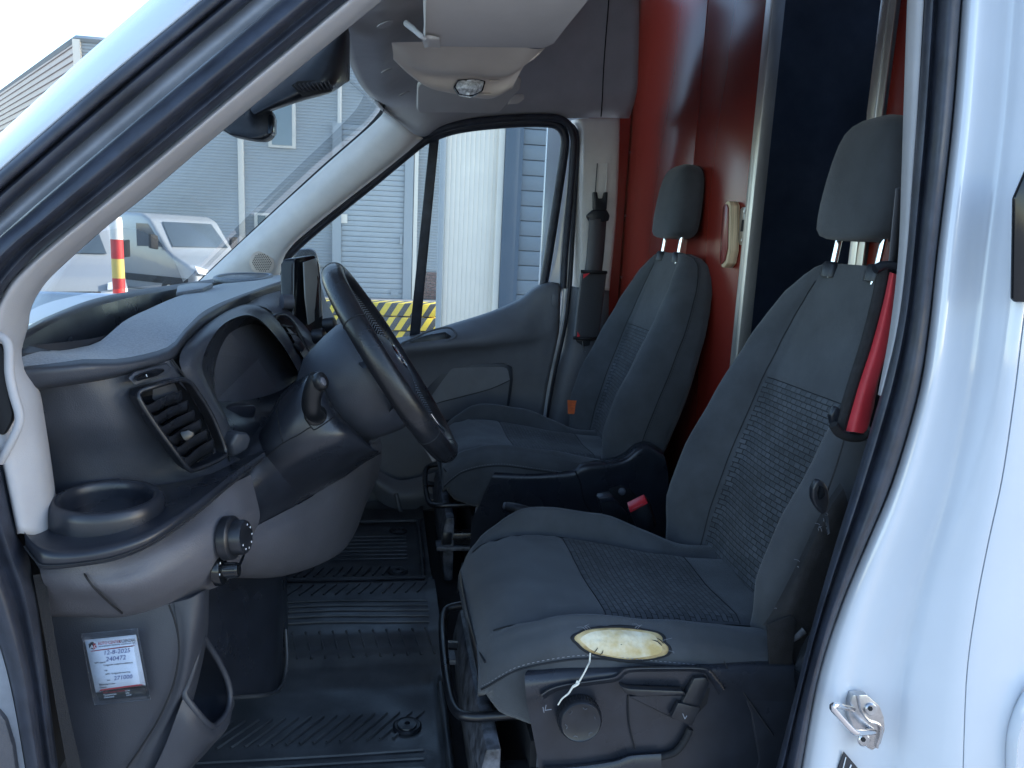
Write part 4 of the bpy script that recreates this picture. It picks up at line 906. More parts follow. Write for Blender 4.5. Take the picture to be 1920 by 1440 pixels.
srf('cover_rib', [Y([(1012, 1300), (1030, 1288), (1060, 1280), (1110, 1273), (1148, 1267), (1160, 1258), (1172, 1251), (1230, 1249), (1320, 1250), (1340, 1262), (1362, 1290)], cy-.001),
                  Y([(1016, 1304), (1034, 1293), (1062, 1285), (1112, 1278), (1152, 1272), (1165, 1263), (1177, 1256), (1230, 1254), (1316, 1255), (1334, 1267), (1356, 1295)], cy-.010),
                  Y([(1022, 1312), (1040, 1302), (1066, 1294), (1116, 1288), (1158, 1282), (1172, 1273), (1184, 1266), (1232, 1264), (1310, 1265), (1326, 1277), (1346, 1304)], cy+.006)], 'dash_smooth', cov, n=60, sub=4)
kc = at(1085, 1343, y=cy-.006); ka = Vector((-.06, -1, .10)).normalized()
kb = lathe('height_knob', [(.0335, -.012), (.0335, .006), (.0315, .011), (.0300, .0125), (.0285, .0115), (0, .0125)], kc+Vector((0, -.006, 0)), ka, 'black_plastic', cov, n=56)
MK2 = frame_of(ka)
for i in range(40):
    a = 2*math.pi*i/40; p = kc+Vector((0, -.006, 0))
    tube('knurl', [p+MK2 @ Vector((math.cos(a)*.0337, math.sin(a)*.0337, -.010)), p+MK2 @ Vector((math.cos(a)*.0335, math.sin(a)*.0335, .006))], .0011, 'black_plastic', kb, n=4, seg=2)
for i in range(6):
    a = R_(20+i*58); p = kc+Vector((0, -.006, 0))+MK2 @ Vector((math.cos(a)*.0245, math.sin(a)*.0245, .0122))
    t = MK2 @ Vector((-math.sin(a), math.cos(a), 0)); r_ = MK2 @ Vector((math.cos(a), math.sin(a), 0))
    tube('knob_mark', [p-t*.0035, p-t*.002-r_*.0022, p+t*.002-r_*.0022, p+t*.0035], .0005, 'frame_worn', kb, n=5, lin=True)
tube('knob_symbol', Y([(1024, 1322), (1022, 1332), (1034, 1330)], cy-.001), .0007, 'thread', cov, n=5, lin=True)
tube('knob_symbol', Y([(1018, 1326), (1020, 1336)], cy-.001), .0007, 'thread', cov, n=5)
prism('lever_well', Y([(1158, 1284), (1180, 1270), (1318, 1268), (1334, 1280), (1326, 1320), (1296, 1352), (1262, 1348), (1186, 1310)], cy+.002), (0, .004, 0), 'black_matte', cov, bevel=.001)
lev = prism('recline_lever', Y([(1162, 1286), (1180, 1292), (1282, 1296), (1288, 1304), (1200, 1308), (1174, 1302)], cy-.014), (0, .014, 0), 'black_plastic', cov, bevel=.003)
prism('lever_web', Y([(1180, 1306), (1284, 1304), (1258, 1344)], cy-.004), (0, .006, 0), 'dash_smooth', lev, bevel=.001)
prism('lever_arm', Y([(1302, 1272), (1324, 1270), (1332, 1282), (1302, 1352), (1262, 1350), (1268, 1338)], cy-.010), (0, .012, 0), 'black_plastic', lev, bevel=.003)
prism('lever_tip', Y([(1272, 1318), (1314, 1328), (1298, 1362), (1258, 1346)], cy-.014), (0, .010, 0), 'black_plastic', lev, bevel=.002)
tube('lever_symbol', Y([(1280, 1338), (1284, 1348), (1288, 1342)], cy-.0145), .0008, 'thread', lev, n=5, lin=True)
tube('slot', Y([(1294, 1366), (1284, 1388), (1266, 1410), (1236, 1420)], cy-.0005), .0055, 'black_matte', cov, n=8, flat=1.0, seg=30)
tube('cover_crease', Y([(1177, 1304), (1178, 1335), (1182, 1370), (1191, 1404)], cy+.0042), .0012, 'black_matte', cov, n=5, seg=30)
tube('cover_seam', Y([(1358, 1240), (1366, 1256), (1395, 1300), (1430, 1350), (1450, 1378)], cy+.002), .0010, 'black_matte', cov, n=5, seg=30)
srf('cover_step', [Y([(1020, 1436), (1080, 1432), (1150, 1424), (1180, 1415), (1240, 1412)], cy+.006), Y([(1022, 1448), (1080, 1446), (1152, 1436), (1184, 1426), (1240, 1422)], cy-.008), Y([(1026, 1500), (1080, 1500), (1152, 1500), (1184, 1500), (1240, 1500)], cy-.008)], 'dash_smooth', cov, n=40, sub=3)
prism('hinge_cover', Y([(1372, 1246), (1480, 1250), (1500, 1262), (1500, 1560), (1380, 1560), (1420, 1420), (1404, 1330), (1370, 1262)], cy+.012), (0, -.008, 0), 'dash_smooth', seat, bevel=.003)
# ---- torn bolster: bare foam with frayed cloth edge, loose thread
ctr = (1164, 1209)
oval = [(1075, 1197), (1088, 1187), (1105, 1181), (1135, 1178), (1170, 1178), (1205, 1182), (1232, 1188), (1242, 1196), (1243, 1204), (1252, 1212), (1253, 1222), (1245, 1229), (1222, 1234), (1190, 1237), (1160, 1235), (1125, 1228), (1100, 1220), (1086, 1209)]
def oncush(px, py, o=.0015):
    p = stick(bv_c, px, py, o)
    return p if p is not None else at(px, py, y=YC-.25)
def fp(k): return [oncush(ctr[0]+(a-ctr[0])*k, ctr[1]+(b-ctr[1])*k, .0008 if k > .99 else .0012+.0014*(1-k)+.0010*noise.noise(Vector((a*.06*k, b*.11*k, k*3)))) for a, b in oval]
foam = srf('torn_foam', [fp(k) for k in (.86, .7, .5, .3, .02)], 'foam', seat, n=60, sub=3, closed=True); foam['label'] = 'yellowed foam bared by the tear'
srf('foam_rim', [fp(k) for k in (1.0, .94, .86)], 'foam_brown', foam, n=60, sub=2, closed=True)
rag = spline([Vector((a, b, 0)) for a, b in oval], 90, closed=True)
rg = []
for i, p in enumerate(rag):
    d = (p-Vector((*ctr, 0))).normalized(); w_ = 3.0+3.0*noise.noise(Vector((i*.35, 3, 0)))
    rg.append((p-d*(1.0+1.8*max(0, noise.noise(Vector((i*.9, 1, 0))))), p+d*(3+abs(w_))))
srf('frayed_edge', [[oncush(p.x, p.y, .0026) for p, q in rg], [oncush(p.lerp(q, .5).x, p.lerp(q, .5).y, .0030) for p, q in rg], [oncush(q.x, q.y, .0006) for p, q in rg]], 'seam', foam, n=110, sub=2, closed=True)
for (a, b), (c, d) in (((1230, 1197), (1243, 1207)), ((1222, 1201), (1236, 1206)), ((1113, 1222), (1120, 1214)), ((1124, 1226), (1130, 1219)), ((1232, 1205), (1240, 1211))):
    tube('crack', [oncush(a, b, .0025), oncush((a+c)/2+1, (b+d)/2, .003), oncush(c, d, .0025)], [.0003, .0009, .0004], 'seam', foam, n=5, seg=8)
for i in range(9):
    a, b = rg[random.randrange(90)]; d = (b-a).normalized()
    q = b + Vector((random.uniform(-12, 12), random.uniform(-9, 5), 0))
    tube('loose_fibre', [oncush(a.x, a.y, .003), oncush(b.x, b.y, .006), oncush(q.x, q.y, .004)], .0003, 'thread', foam, n=4, seg=8)
th = [oncush(1106, 1222, .003), oncush(1104, 1236, .006), at(1101, 1250, y=cy-.012), at(1094, 1264, y=cy-.016), at(1084, 1280, y=cy-.016), at(1074, 1288, y=cy-.018), at(1066, 1300, y=cy-.02), at(1054, 1310, y=cy-.024), at(1046, 1322, y=cy-.026)]
lt = thing('loose_thread', 'long white thread dangling from the torn seat bolster over the black knob', 'thread', th[0])
tube('strand', th, [.0012, .0014, .0012, .0016, .0013, .0010], 'string', lt, n=6, seg=50)
tube('knot', [th[4]+Vector((-.003, 0, .002)), th[4]+Vector((0, -.002, 0)), th[5]], .0022, 'string', lt, n=6, seg=8)
# ---- passenger seat side cover with the buckle hole
py_ = YC+YP-YD-.262
pc = srf('side_cover', [
    A([(934, 880, py_+.05), (1000, 882, py_+.05), (1070, 878, py_+.05), (1092, 866, py_+.05), (1140, 860, py_+.06), (1168, 850, py_+.06), (1190, 832, py_+.06), (1214, 828, py_+.05), (1240, 842, py_+.05)]),
    A([(926, 888, py_+.006), (1000, 890, py_+.006), (1072, 884, py_+.004), (1092, 874, py_), (1142, 868, py_), (1172, 860, py_), (1196, 842, py_), (1216, 838, py_), (1246, 856, py_)]),
    A([(915, 910, py_), (1000, 915, py_), (1080, 910, py_-.003), (1100, 900, py_-.006), (1146, 895, py_-.006), (1180, 890, py_-.006), (1206, 880, py_-.006), (1228, 875, py_-.004), (1252, 885, py_)]),
    A([(900, 945, py_), (1000, 950, py_), (1084, 945, py_-.003), (1104, 940, py_-.006), (1150, 935, py_-.006), (1186, 930, py_-.006), (1212, 925, py_-.006), (1236, 920, py_-.004), (1254, 920, py_)]),
    A([(884, 985, py_), (1000, 1000, py_), (1090, 1000, py_-.003), (1110, 1000, py_-.006), (1154, 1000, py_-.006), (1186, 1000, py_-.006), (1212, 995, py_-.006), (1236, 980, py_-.004), (1250, 965, py_)]),
    A([(880, 1090, py_), (1000, 1090, py_), (1090, 1090, py_), (1110, 1090, py_), (1154, 1090, py_), (1186, 1090, py_), (1212, 1090, py_), (1236, 1090, py_), (1246, 1090, py_)])], 'dash_smooth', pseat, n=60, sub=5)
prism('buckle_hole', A([(1132, 932, py_-.010), (1145, 915, py_-.010), (1164, 910, py_-.010), (1182, 918, py_-.010), (1202, 940, py_-.010), (1180, 955, py_-.010), (1150, 950, py_-.010)]), (0, .003, 0), 'black_matte', pc, bevel=.001)
lathe('hole_bolt', [(.011, 0), (.011, .006), (.007, .008), (0, .008)], at(1166, 921, y=py_-.012), (-.2, -1, .1), 'frame_worn', pc, n=16)
tube('cover_seam', A([(1078, 882, py_-.004), (1088, 905, py_-.008), (1096, 940, py_-.009), (1112, 965, py_-.012)]), .002, 'black_matte', pc, n=5, seg=20)
# ================================================================== steering wheel and column
WC = at(735, 682, y=1.36); WN = Vector((.835, 0, .55)).normalized()
col = thing('column_shroud', 'dark moulded steering column shroud with a stubby stalk on its side', 'steering column', WC+Vector((-.12, 0, -.2)))
shr = srf('shroud', [
    A([(600, 682, 1.38), (603, 700, 1.29), (613, 739, 1.262), (636, 777, 1.258), (664, 806, 1.262), (697, 838, 1.29), (715, 850, 1.36)]),
    A([(594, 686, 1.37), (596, 703, 1.27), (605, 742, 1.238), (630, 782, 1.234), (660, 812, 1.240), (694, 843, 1.28), (712, 852, 1.36)]),
    A([(572, 700, 1.36), (570, 716, 1.26), (578, 754, 1.225), (604, 794, 1.218), (640, 826, 1.225), (680, 852, 1.28), (700, 858, 1.36)]),
    A([(545, 722, 1.37), (540, 742, 1.26), (548, 778, 1.222), (572, 815, 1.212), (610, 845, 1.222), (655, 866, 1.28), (680, 870, 1.36)]),
    A([(522, 746, 1.38), (512, 775, 1.27), (514, 812, 1.228), (535, 845, 1.218), (570, 872, 1.230), (620, 894, 1.29), (645, 895, 1.36)]),
    A([(500, 786, 1.40), (482, 820, 1.30), (482, 848, 1.245), (500, 876, 1.230), (535, 900, 1.245), (585, 916, 1.31), (610, 915, 1.38)]),
    A([(470, 850, 1.42), (455, 868, 1.33), (460, 885, 1.27), (478, 908, 1.25), (510, 928, 1.265), (555, 940, 1.33), (580, 935, 1.40)])], 'dash_smooth', col, n=50, sub=6)
sb_ = bvh_of(shr)
onto('seam', sb_, ((500, 856), (531, 831), (560, 815), (583, 801), (590, 806), (628, 781)), .0010, 'black_matte', col)
onto('seam', sb_, ((531, 831), (524, 800), (520, 770), (526, 742)), .0010, 'black_matte', col)
onto('seam', sb_, ((570, 770), (574, 788), (588, 806)), .0008, 'black_matte', col)
sk = tube('stalk', A([(600, 782, 1.225), (594, 780, 1.190), (585, 770, 1.172), (584, 748, 1.165), (590, 724, 1.16), (598, 706, 1.158)]), [.010, .012, .0135, .0145, .0145, .0140], 'stalk_black', col, n=18, seg=50, flat=.85)
lathe('stalk_tip', [(.0135, -.006), (.0142, .002), (.0130, .006), (.010, .008), (0, .008)], at(601, 715, y=1.152), (.75, -.5, .45), 'stalk_black', sk, n=24, sx=.8)
lathe('stalk_button', [(.0068, 0), (.0068, .0022), (.0055, .003), (0, .003)], at(605, 716, y=1.144), (.75, -.5, .45), 'dash_grey', sk, n=20, sx=.75)
bt = hit(sb_, 592, 778, .0)
lathe('stalk_boot', [(.018, -.004), (.017, .004), (.010, .009), (0, .010)], bt, (.3, -.9, .2), 'stalk_black', col, n=20)
wheel = thing('steering_wheel', 'black leather wrapped steering wheel with laced inner seam and oval badge', 'steering wheel', WC)
MW = Matrix((Vector((0, 1, 0)), WN.cross(Vector((0, 1, 0))), WN)).transposed()      # columns: wheel x (across), wheel y, wheel normal
def W(a, r, h=0): return WC + MW @ Vector((math.cos(a)*r, math.sin(a)*r, h))
def Wxy(x, y, h=0): return WC + MW @ Vector((x, y, h))
RW = .186
# rim, oval in section, in four leather pieces with lighter grip inserts
V = []; NM, Nn = 140, 20
for i in range(NM):
    a = 2*math.pi*i/NM
    for k in range(Nn):
        b = 2*math.pi*k/Nn
        thick = 1.0 + .05*math.exp(-((math.degrees(a) % 180-20)/14)**2)
        V.append(W(a, RW+math.cos(b)*.0165*thick, math.sin(b)*.0195*thick))
rimo = build('rim', V, grid_faces(NM, Nn, True, True), 'leather', wheel)
for a in (35, 145, 215, 325, 90, 270):
    p = []
    for k in range(24):
        b = 2*math.pi*k/24; p.append(W(R_(a), RW+math.cos(b)*.0168, math.sin(b)*.0198))
    tube('rim_seam', p, .0008, 'seam', rimo, n=5, closed=True, seg=40)
V2 = []; F2 = []
for i in range(170):
    a0 = 2*math.pi*i/170; a1 = a0+2*math.pi/170*.9
    for sgn in (1, -1):
        q0 = W(a0, RW-.0163, sgn*.0055); q1 = W(a1, RW-.0170, -sgn*.0010)
        w_ = W(a0, RW, 0)-WC; w_.normalize(); t = MW @ Vector((-math.sin(a0), math.cos(a0), 0))*.0007
        b0 = len(V2); V2 += [q0-t-w_*.0012, q0+t-w_*.0012, q1+t-w_*.0012, q1-t-w_*.0012]; F2.append((b0, b0+1, b0+2, b0+3))
o = build('lacing', V2, F2, 'thread', rimo, smooth=False); o['kind'] = 'stuff'
hub = srf('hub', [[Wxy(.092*math.cos(t)*k1+0, (.070*math.sin(t)-.006)*k2, h) for t in [2*math.pi*i/28 for i in range(28)]] for k1, k2, h in ((.80, .80, -.075), (1.0, 1.0, -.055), (1.06, 1.06, -.025), (1.0, 1.0, -.004), (.82, .82, .010), (.5, .5, .0165), (.04, .04, .018))], 'dash_dark', wheel, n=56, sub=4, closed=True)
lathe('back_cover', [(.090, .0), (.104, -.020), (.108, -.045), (.103, -.075), (.095, -.105), (.088, -.125), (.06, -.16)], WC, WN, 'dash_dark', wheel, n=48, sx=.92)
for sg in (-1, 1):
    srf('spoke', [[Wxy(sg*x, y0-.012, h-.022) for x, y0, h in ((.06, -.045, -.02), (.11, -.038, -.016), (.15, -.030, -.010), (.18, -.022, -.004))], [Wxy(sg*x, y0, h) for x, y0, h in ((.06, -.045, -.008), (.11, -.038, -.004), (.15, -.030, .0), (.18, -.022, .004))],
                  [Wxy(sg*x, y0, h) for x, y0, h in ((.06, .0, .012), (.11, .0, .006), (.15, .002, .004), (.18, .006, .006))],
                  [Wxy(sg*x, y0, h) for x, y0, h in ((.06, .035, -.008), (.11, .032, -.004), (.15, .030, .0), (.18, .032, .004))], [Wxy(sg*x, y0+.01, h-.02) for x, y0, h in ((.06, .035, -.02), (.11, .032, -.016), (.15, .030, -.010), (.18, .032, -.004))]], 'black_plastic', wheel, n=20, sub=4)
    prism('spoke_trim', [Wxy(sg*x, y, .0095) for x, y in ((.105, -.030), (.150, -.022), (.150, -.016), (.105, -.020))], MW @ Vector((0, 0, .003)), 'alu', wheel, bevel=.001)
    for q in range(2): box('spoke_button', Wxy(sg*.125, .006+q*.016, .0085), (.030, .011, .006), 'black_gloss', wheel, bevel=.002, rot=MW)
srf('spoke', [[Wxy(x, y, -.030) for x, y in ((-.055, -.05), (-.045, -.1), (-.042, -.14), (-.048, -.18))], [Wxy(x, y, -.006) for x, y in ((-.052, -.05), (-.042, -.1), (-.040, -.14), (-.046, -.18))], [Wxy(x, y, .006) for x, y in ((-.02, -.05), (-.018, -.1), (-.018, -.14), (-.02, -.18))],
              [Wxy(x, y, .006) for x, y in ((.02, -.05), (.018, -.1), (.018, -.14), (.02, -.18))], [Wxy(x, y, -.006) for x, y in ((.052, -.05), (.042, -.1), (.040, -.14), (.046, -.18))], [Wxy(x, y, -.030) for x, y in ((.055, -.05), (.045, -.1), (.042, -.14), (.048, -.18))]], 'dash_dark', wheel, n=20, sub=3)
for sg in (-1, 1): tube('spoke_trim', [Wxy(sg*.026, -.12, .0075), Wxy(sg*.030, -.145, .0085), Wxy(sg*.040, -.166, .012)], .0028, 'chrome', wheel, n=8)
em = lathe('badge', [(.0235, -.002), (.0235, .002), (.0215, .0032), (.020, .0025)], Wxy(0, .004, .0178), WN, 'chrome', wheel, n=40, sx=1.0)
for v in em.data.vertices:
    p = v.co + Vector(em.matrix_basis.translation) if False else v.co
lathe('badge_face', [(.0205, 0), (.0205, .0022), (0, .0028)], Wxy(0, .004, .0178), WN, 'badge_blue', em, n=40)
sc_pts = [Wxy(-.013+.026*i/16, .004+.0045*math.sin(i*.9), .0207) for i in range(17)]
tube('badge_script', sc_pts, .0009, 'chrome', em, n=5, seg=50)

# ================================================================== floor: rubber mat, toe box, hump
mat_ = thing('rubber_mat', 'black ribbed rubber floor mat spread across the footwell hump', 'floor mat', (-.1, 1.6, .652))
# profile across the cab (y, z): near footwell, rise over the hump, far footwell
prof = [(1.03, .690), (1.06, .664), (1.10, .655), (1.3, .654), (1.50, .654), (1.575, .658), (1.62, .675), (1.665, .705), (1.71, .722), (1.80, .728), (1.90, .728), (1.97, .722), (2.02, .702), (2.06, .680), (2.10, .668), (2.2, .660), (2.6, .660), (2.72, .662), (2.74, .68)]
xs_ = [-.62, -.5, -.4, -.3, -.2, -.1, 0, .06, .10, .125, .14]
def mz(x, y):
    z = lut(prof, y) if False else None
    for (a, p), (b, q) in zip(prof, prof[1:]):
        if a <= y <= b: z = p+(q-p)*sstep(0, 1, (y-a)/(b-a)); break
    if z is None: z = prof[0][1] if y < prof[0][0] else prof[-1][1]
    z += .22*sstep(-.38, -.62, x)                      # toe board
    z += .016*sstep(.118, .135, x)*(1 if y < 1.6 or y > 2.06 else .3)
    return z
ys_ = [1.03+(2.74-1.03)*i/150 for i in range(151)]; xg = [-.62+.76*i/70 for i in range(71)]
V = [Vector((x, y, mz(x, y))) for x in xg for y in ys_]
sheet = build('mat_sheet', V, grid_faces(71, 151), 'mat_rubber', mat_)
def rib(pts, r=.0035, nm='rib'):
    return tube(nm, [Vector((x, y, mz(x, y)+.0012)) for x, y in pts], r, 'mat_rubber', sheet, n=6, seg=max(4, 4*len(pts)), flat=1)
rb = []
for i in range(11):                                      # long ribs near the sill
    y = 1.10+i*.026
    rb.append(rib([(-.34, y), (-.1, y+.004*math.sin(i)), (.085, y)]))
for i in range(17):                                      # slanting ribs by the heel rest
    x = -.36+i*.026; rb.append(rib([(x-.03, 1.40), (x+.035, 1.485)]))
for i in range(14):                                      # ribs up the hump side
    x = -.30+i*.031; rb.append(rib([(x, 1.715), (x+.020, 1.645)], .0030))
for i in range(5): rb.append(rib([(-.34, 1.745+i*.026), (-.15, 1.755+i*.026), (0, 1.748+i*.026), (.115, 1.742+i*.026)], .0030))
for i in range(14):
    x = -.30+i*.030; rb.append(rib([(x, 1.895), (x+.028, 1.965)], .0030))
for i in range(7): rb.append(rib([(-.26, 2.27+i*.030), (-.1, 2.27+i*.030), (.075, 2.27+i*.030)], .0035))
for i in range(12): rb.append(rib([(-.28+i*.028, 2.14), (-.26+i*.028, 2.21)], .0035))
# raised border of the far mat
tube('mat_border', [Vector((x, y, .672)) for x, y in ((-.3, 2.105), (.10, 2.105), (.118, 2.13), (.118, 2.54), (.10, 2.56), (-.3, 2.56))], .007, 'mat_rubber', sheet, n=8, lin=False, seg=80)
for x, y in ((.055, 1.435), (.045, 2.165), (.05, 2.50)):
    f = lathe('mat_clip', [(.030, -.006), (.030, .002), (.026, .005), (.020, .0035), (.019, .006), (.006, .0075), (.0055, .003), (0, .003)], (x, y, mz(x, y)+.002), (0, 0, 1), 'black_plastic', mat_, n=36)
    lathe('clip_eye', [(.0045, 0), (.0045, .001), (0, .001)], (x, y, mz(x, y)+.006), (0, 0, 1), 'black_matte', f, n=12)
tube('mat_edge', [Vector((.10, 1.05, .668)), Vector((.128, 1.12, .672)), Vector((.132, 1.3, .672)), Vector((.13, 1.55, .676))], .008, 'mat_rubber', sheet, n=8, seg=40)
# toe box / foot rest block at the near front corner of the well
toe = thing('footrest', 'black plastic footrest block with a round plug beside the door', 'footrest', at(460, 1290, y=1.35))
tb = srf('block', [
    A([(350, 1090, 1.22), (440, 1076, 1.34), (520, 1074, 1.46), (528, 1076, 1.50)]),
    A([(350, 1180, 1.19), (440, 1180, 1.30), (514, 1180, 1.42), (530, 1178, 1.47)]),
    A([(360, 1270, 1.17), (440, 1282, 1.28), (508, 1286, 1.38), (526, 1272, 1.43)]),
    A([(370, 1306, 1.165), (440, 1304, 1.275), (508, 1300, 1.375), (534, 1284, 1.43)])], 'dash_smooth', toe, n=30, sub=5)
srf('block_side', [A([(528, 1076, 1.50), (530, 1178, 1.47), (526, 1272, 1.43), (534, 1284, 1.43)]), A([(538, 1080, 1.58), (540, 1178, 1.55), (538, 1240, 1.52), (540, 1250, 1.50)])], 'dash_smooth', toe, n=20)
lathe('plug', [(.020, -.001), (.020, .0012), (.0185, .0016), (.018, .0006), (0, .0010)], at(413, 1201, y=1.262), (.82, -.40, .22), 'dash_smooth', toe, n=36)
tube('block_seam', A([(430, 1308, 1.262), (500, 1302, 1.36), (528, 1286, 1.415), (538, 1240, 1.46), (536, 1180, 1.49)]), .004, 'mat_rubber', toe, n=8, seg=40)

# ================================================================== small things between the seats
hb = thing('handbrake_lever', 'dark handbrake grip showing above the driver seat', 'handbrake', (.30, 1.86, .95))
tube('grip', A([(950, 950, 1.90), (975, 955, 1.88), (1010, 968, 1.86), (1060, 990, 1.84)]), [.013, .014, .016, .017], 'black_plastic', hb, n=14)
lathe('button', [(.010, 0), (.010, .010), (.007, .013), (0, .013)], at(952, 950, y=1.90), (-1, .1, .25), 'frame_worn', hb, n=16)
bk = thing('belt_buckle', 'black seat belt buckle with a red release button beside the driver seat', 'buckle', at(1200, 975, y=1.72))
prism('body', A([(1176, 955, 1.73), (1206, 935, 1.73), (1214, 940, 1.73), (1230, 990, 1.73), (1198, 1004, 1.73), (1184, 968, 1.73)]), (.012, .03, 0), 'black_plastic', bk, bevel=.004)
prism('release_button', A([(1178, 951, 1.722), (1210, 935, 1.722), (1215, 944, 1.722), (1182, 962, 1.722)]), (.004, .024, .004), 'red_plastic', bk, bevel=.002)
tube('button_slot', A([(1186, 955, 1.721), (1206, 945, 1.721)]), .0016, 'print_red', bk, n=6)
bk2 = thing('belt_buckle', 'plain black belt buckle beside the red one', 'buckle', at(1150, 960, y=1.82))
prism('body', A([(1122, 934, 1.80), (1150, 930, 1.80), (1178, 965, 1.80), (1176, 1000, 1.80), (1140, 1000, 1.80)]), (0, .03, 0), 'black_plastic', bk2, bevel=.004)
prism('cap', A([(1124, 934, 1.796), (1148, 930, 1.796), (1154, 940, 1.796), (1128, 944, 1.796)]), (0, .03, .003), 'dash_smooth', bk2, bevel=.002)
ot = thing('orange_tag', 'small orange paper tag hanging beside the passenger seat', 'tag', at(1078, 764, y=2.66))
prism('paper', A([(1064, 750, 2.58), (1092, 752, 2.58), (1090, 777, 2.58), (1065, 776, 2.58)]), (0, .001, 0), 'orange_tag', ot)
for i in range(4): tube('print_line', A([(1068, 755+i*5, 2.578), (1083, 756+i*5, 2.578)]), .0005, 'print_red', ot, n=4)

# ================================================================== seat belts
def strap(name, pts, half, mat, parent, wdir, n=40, thick=.0015):
    a = [p - Vector(wdir)*half for p in pts]; b = [p + Vector(wdir)*half for p in pts]
    return srf(name, [a, b], mat, parent, n=n, sub=2, thick=thick)
pb = thing('seat_belt', 'black seat belt hanging on the far door pillar with a carbon patterned pad', 'seat belt', at(1120, 400, y=2.76))
prism('anchor', A([(1113, 360, 2.765), (1120, 360, 2.765), (1122, 372, 2.765), (1131, 372, 2.765), (1134, 360, 2.765), (1140, 360, 2.765), (1138, 392, 2.765), (1134, 400, 2.765), (1116, 400, 2.765), (1113, 390, 2.765)]), (0, .02, 0), 'black_plastic', pb, bevel=.003)
prism('loop', A([(1100, 404, 2.755), (1112, 393, 2.755), (1138, 393, 2.755), (1144, 404, 2.755), (1142, 414, 2.755), (1124, 418, 2.755), (1104, 414, 2.755)]), (0, .02, 0), 'black_plastic', pb, bevel=.005, seg=3)
strap('webbing', A([(1121, 410, 2.752), (1119, 440, 2.752), (1116, 480, 2.748), (1112, 515, 2.74), (1104, 600, 2.72), (1098, 640, 2.70)]), .036, 'belt_web', pb, (.97, .25, 0))
rows = []
for s, d in ((-.050, .006), (-.052, -.006), (-.02, -.012), (.02, -.012), (.052, -.006), (.050, .006)):
    rows.append([p+Vector((.97, .25, 0))*s+Vector((0, d, 0)) for p in A([(1113, 508, 2.735), (1109, 545, 2.728), (1104, 585, 2.72), (1099, 632, 2.705)])])
pd_ = srf('belt_pad', rows, 'carbon', pb, n=24, sub=4)
for a, b in ((1113, 510), (1099, 634)):
    p = at(a, b, y=2.72 if b < 600 else 2.69)
    tube('pad_trim', [p+Vector((-.048, -.002, 0)), p+Vector((0, -.016, 0)), p+Vector((.050, .008, 0))], .006, 'pad_black', pd_, n=8)
prism('pad_tab', [at(a, b, y=2.698) for a, b in ((1094, 514), (1106, 512), (1094, 522))], (0, .002, 0), 'red_plastic', pd_)
prism('pad_tab', [at(a, b, y=2.676) for a, b in ((1083, 622), (1088, 630), (1082, 632))], (0, .002, 0), 'red_plastic', pd_)
tube('clip_wire', A([(1092, 640, 2.69), (1094, 652, 2.69), (1097, 660, 2.69)]), .0018, 'steel', pb, n=6)
prism('pad_clip', A([(1078, 632, 2.69), (1108, 634, 2.69), (1106, 648, 2.69), (1096, 650, 2.69), (1082, 642, 2.69)]), (0, .012, 0), 'black_plastic', pb, bevel=.002)
db = thing('seat_belt', 'driver seat belt with a red and black padded sleeve at the near pillar', 'seat belt', at(1640, 640, y=1.03))
yb = 1.045
def Yb(l, d=0): return [at(a, b, y=yb+d) for a, b in l]
srf('belt_pad', [Yb([(1648, 500), (1636, 560), (1616, 640), (1590, 720), (1566, 795)], .02), Yb([(1646, 502), (1634, 562), (1613, 642), (1588, 722), (1566, 798)], -.004), Yb([(1664, 505), (1652, 565), (1630, 645), (1604, 725), (1580, 806)], -.012), Yb([(1668, 505), (1656, 566), (1635, 646), (1609, 726), (1586, 808)], -.010)], 'pad_black', db, n=40, sub=4)
rp = srf('red_panel', [Yb([(1668, 510), (1656, 566), (1635, 646), (1609, 726), (1586, 808)], -.011), Yb([(1674, 512), (1664, 568), (1646, 648), (1622, 728), (1602, 810)], -.022), Yb([(1680, 514), (1675, 568), (1664, 648), (1640, 730), (1624, 808)], -.020), Yb([(1690, 516), (1682, 570), (1668, 640), (1650, 705), (1640, 760)], -.012)], 'pad_red', db, n=40, sub=5)
srf('belt_pad', [Yb([(1688, 560), (1680, 600), (1664, 655), (1644, 722), (1638, 760), (1630, 800)], -.014), Yb([(1700, 565), (1692, 610), (1678, 665), (1660, 730), (1654, 765), (1640, 806)], 0), Yb([(1705, 565), (1697, 610), (1682, 665), (1664, 730), (1658, 765), (1642, 806)], .02)], 'pad_black', db, n=40, sub=4)
tube('pad_trim', Yb([(1562, 796), (1574, 812), (1596, 820), (1618, 818), (1626, 806)], -.014), .007, 'pad_black', db, n=10)
tube('pad_trim', Yb([(1640, 505), (1656, 498), (1674, 500), (1690, 508)], -.008), .007, 'black_plastic', db, n=10)
prism('pad_clip', Yb([(1558, 780), (1568, 762), (1576, 766), (1574, 800), (1562, 802)], -.006), (0, .012, 0), 'black_plastic', db, bevel=.003)
strap('webbing', Yb([(1692, 350), (1684, 430), (1676, 505), (1660, 600), (1630, 730), (1600, 815)], .012), .020, 'belt_web', db, (.8, .5, .2), n=60)
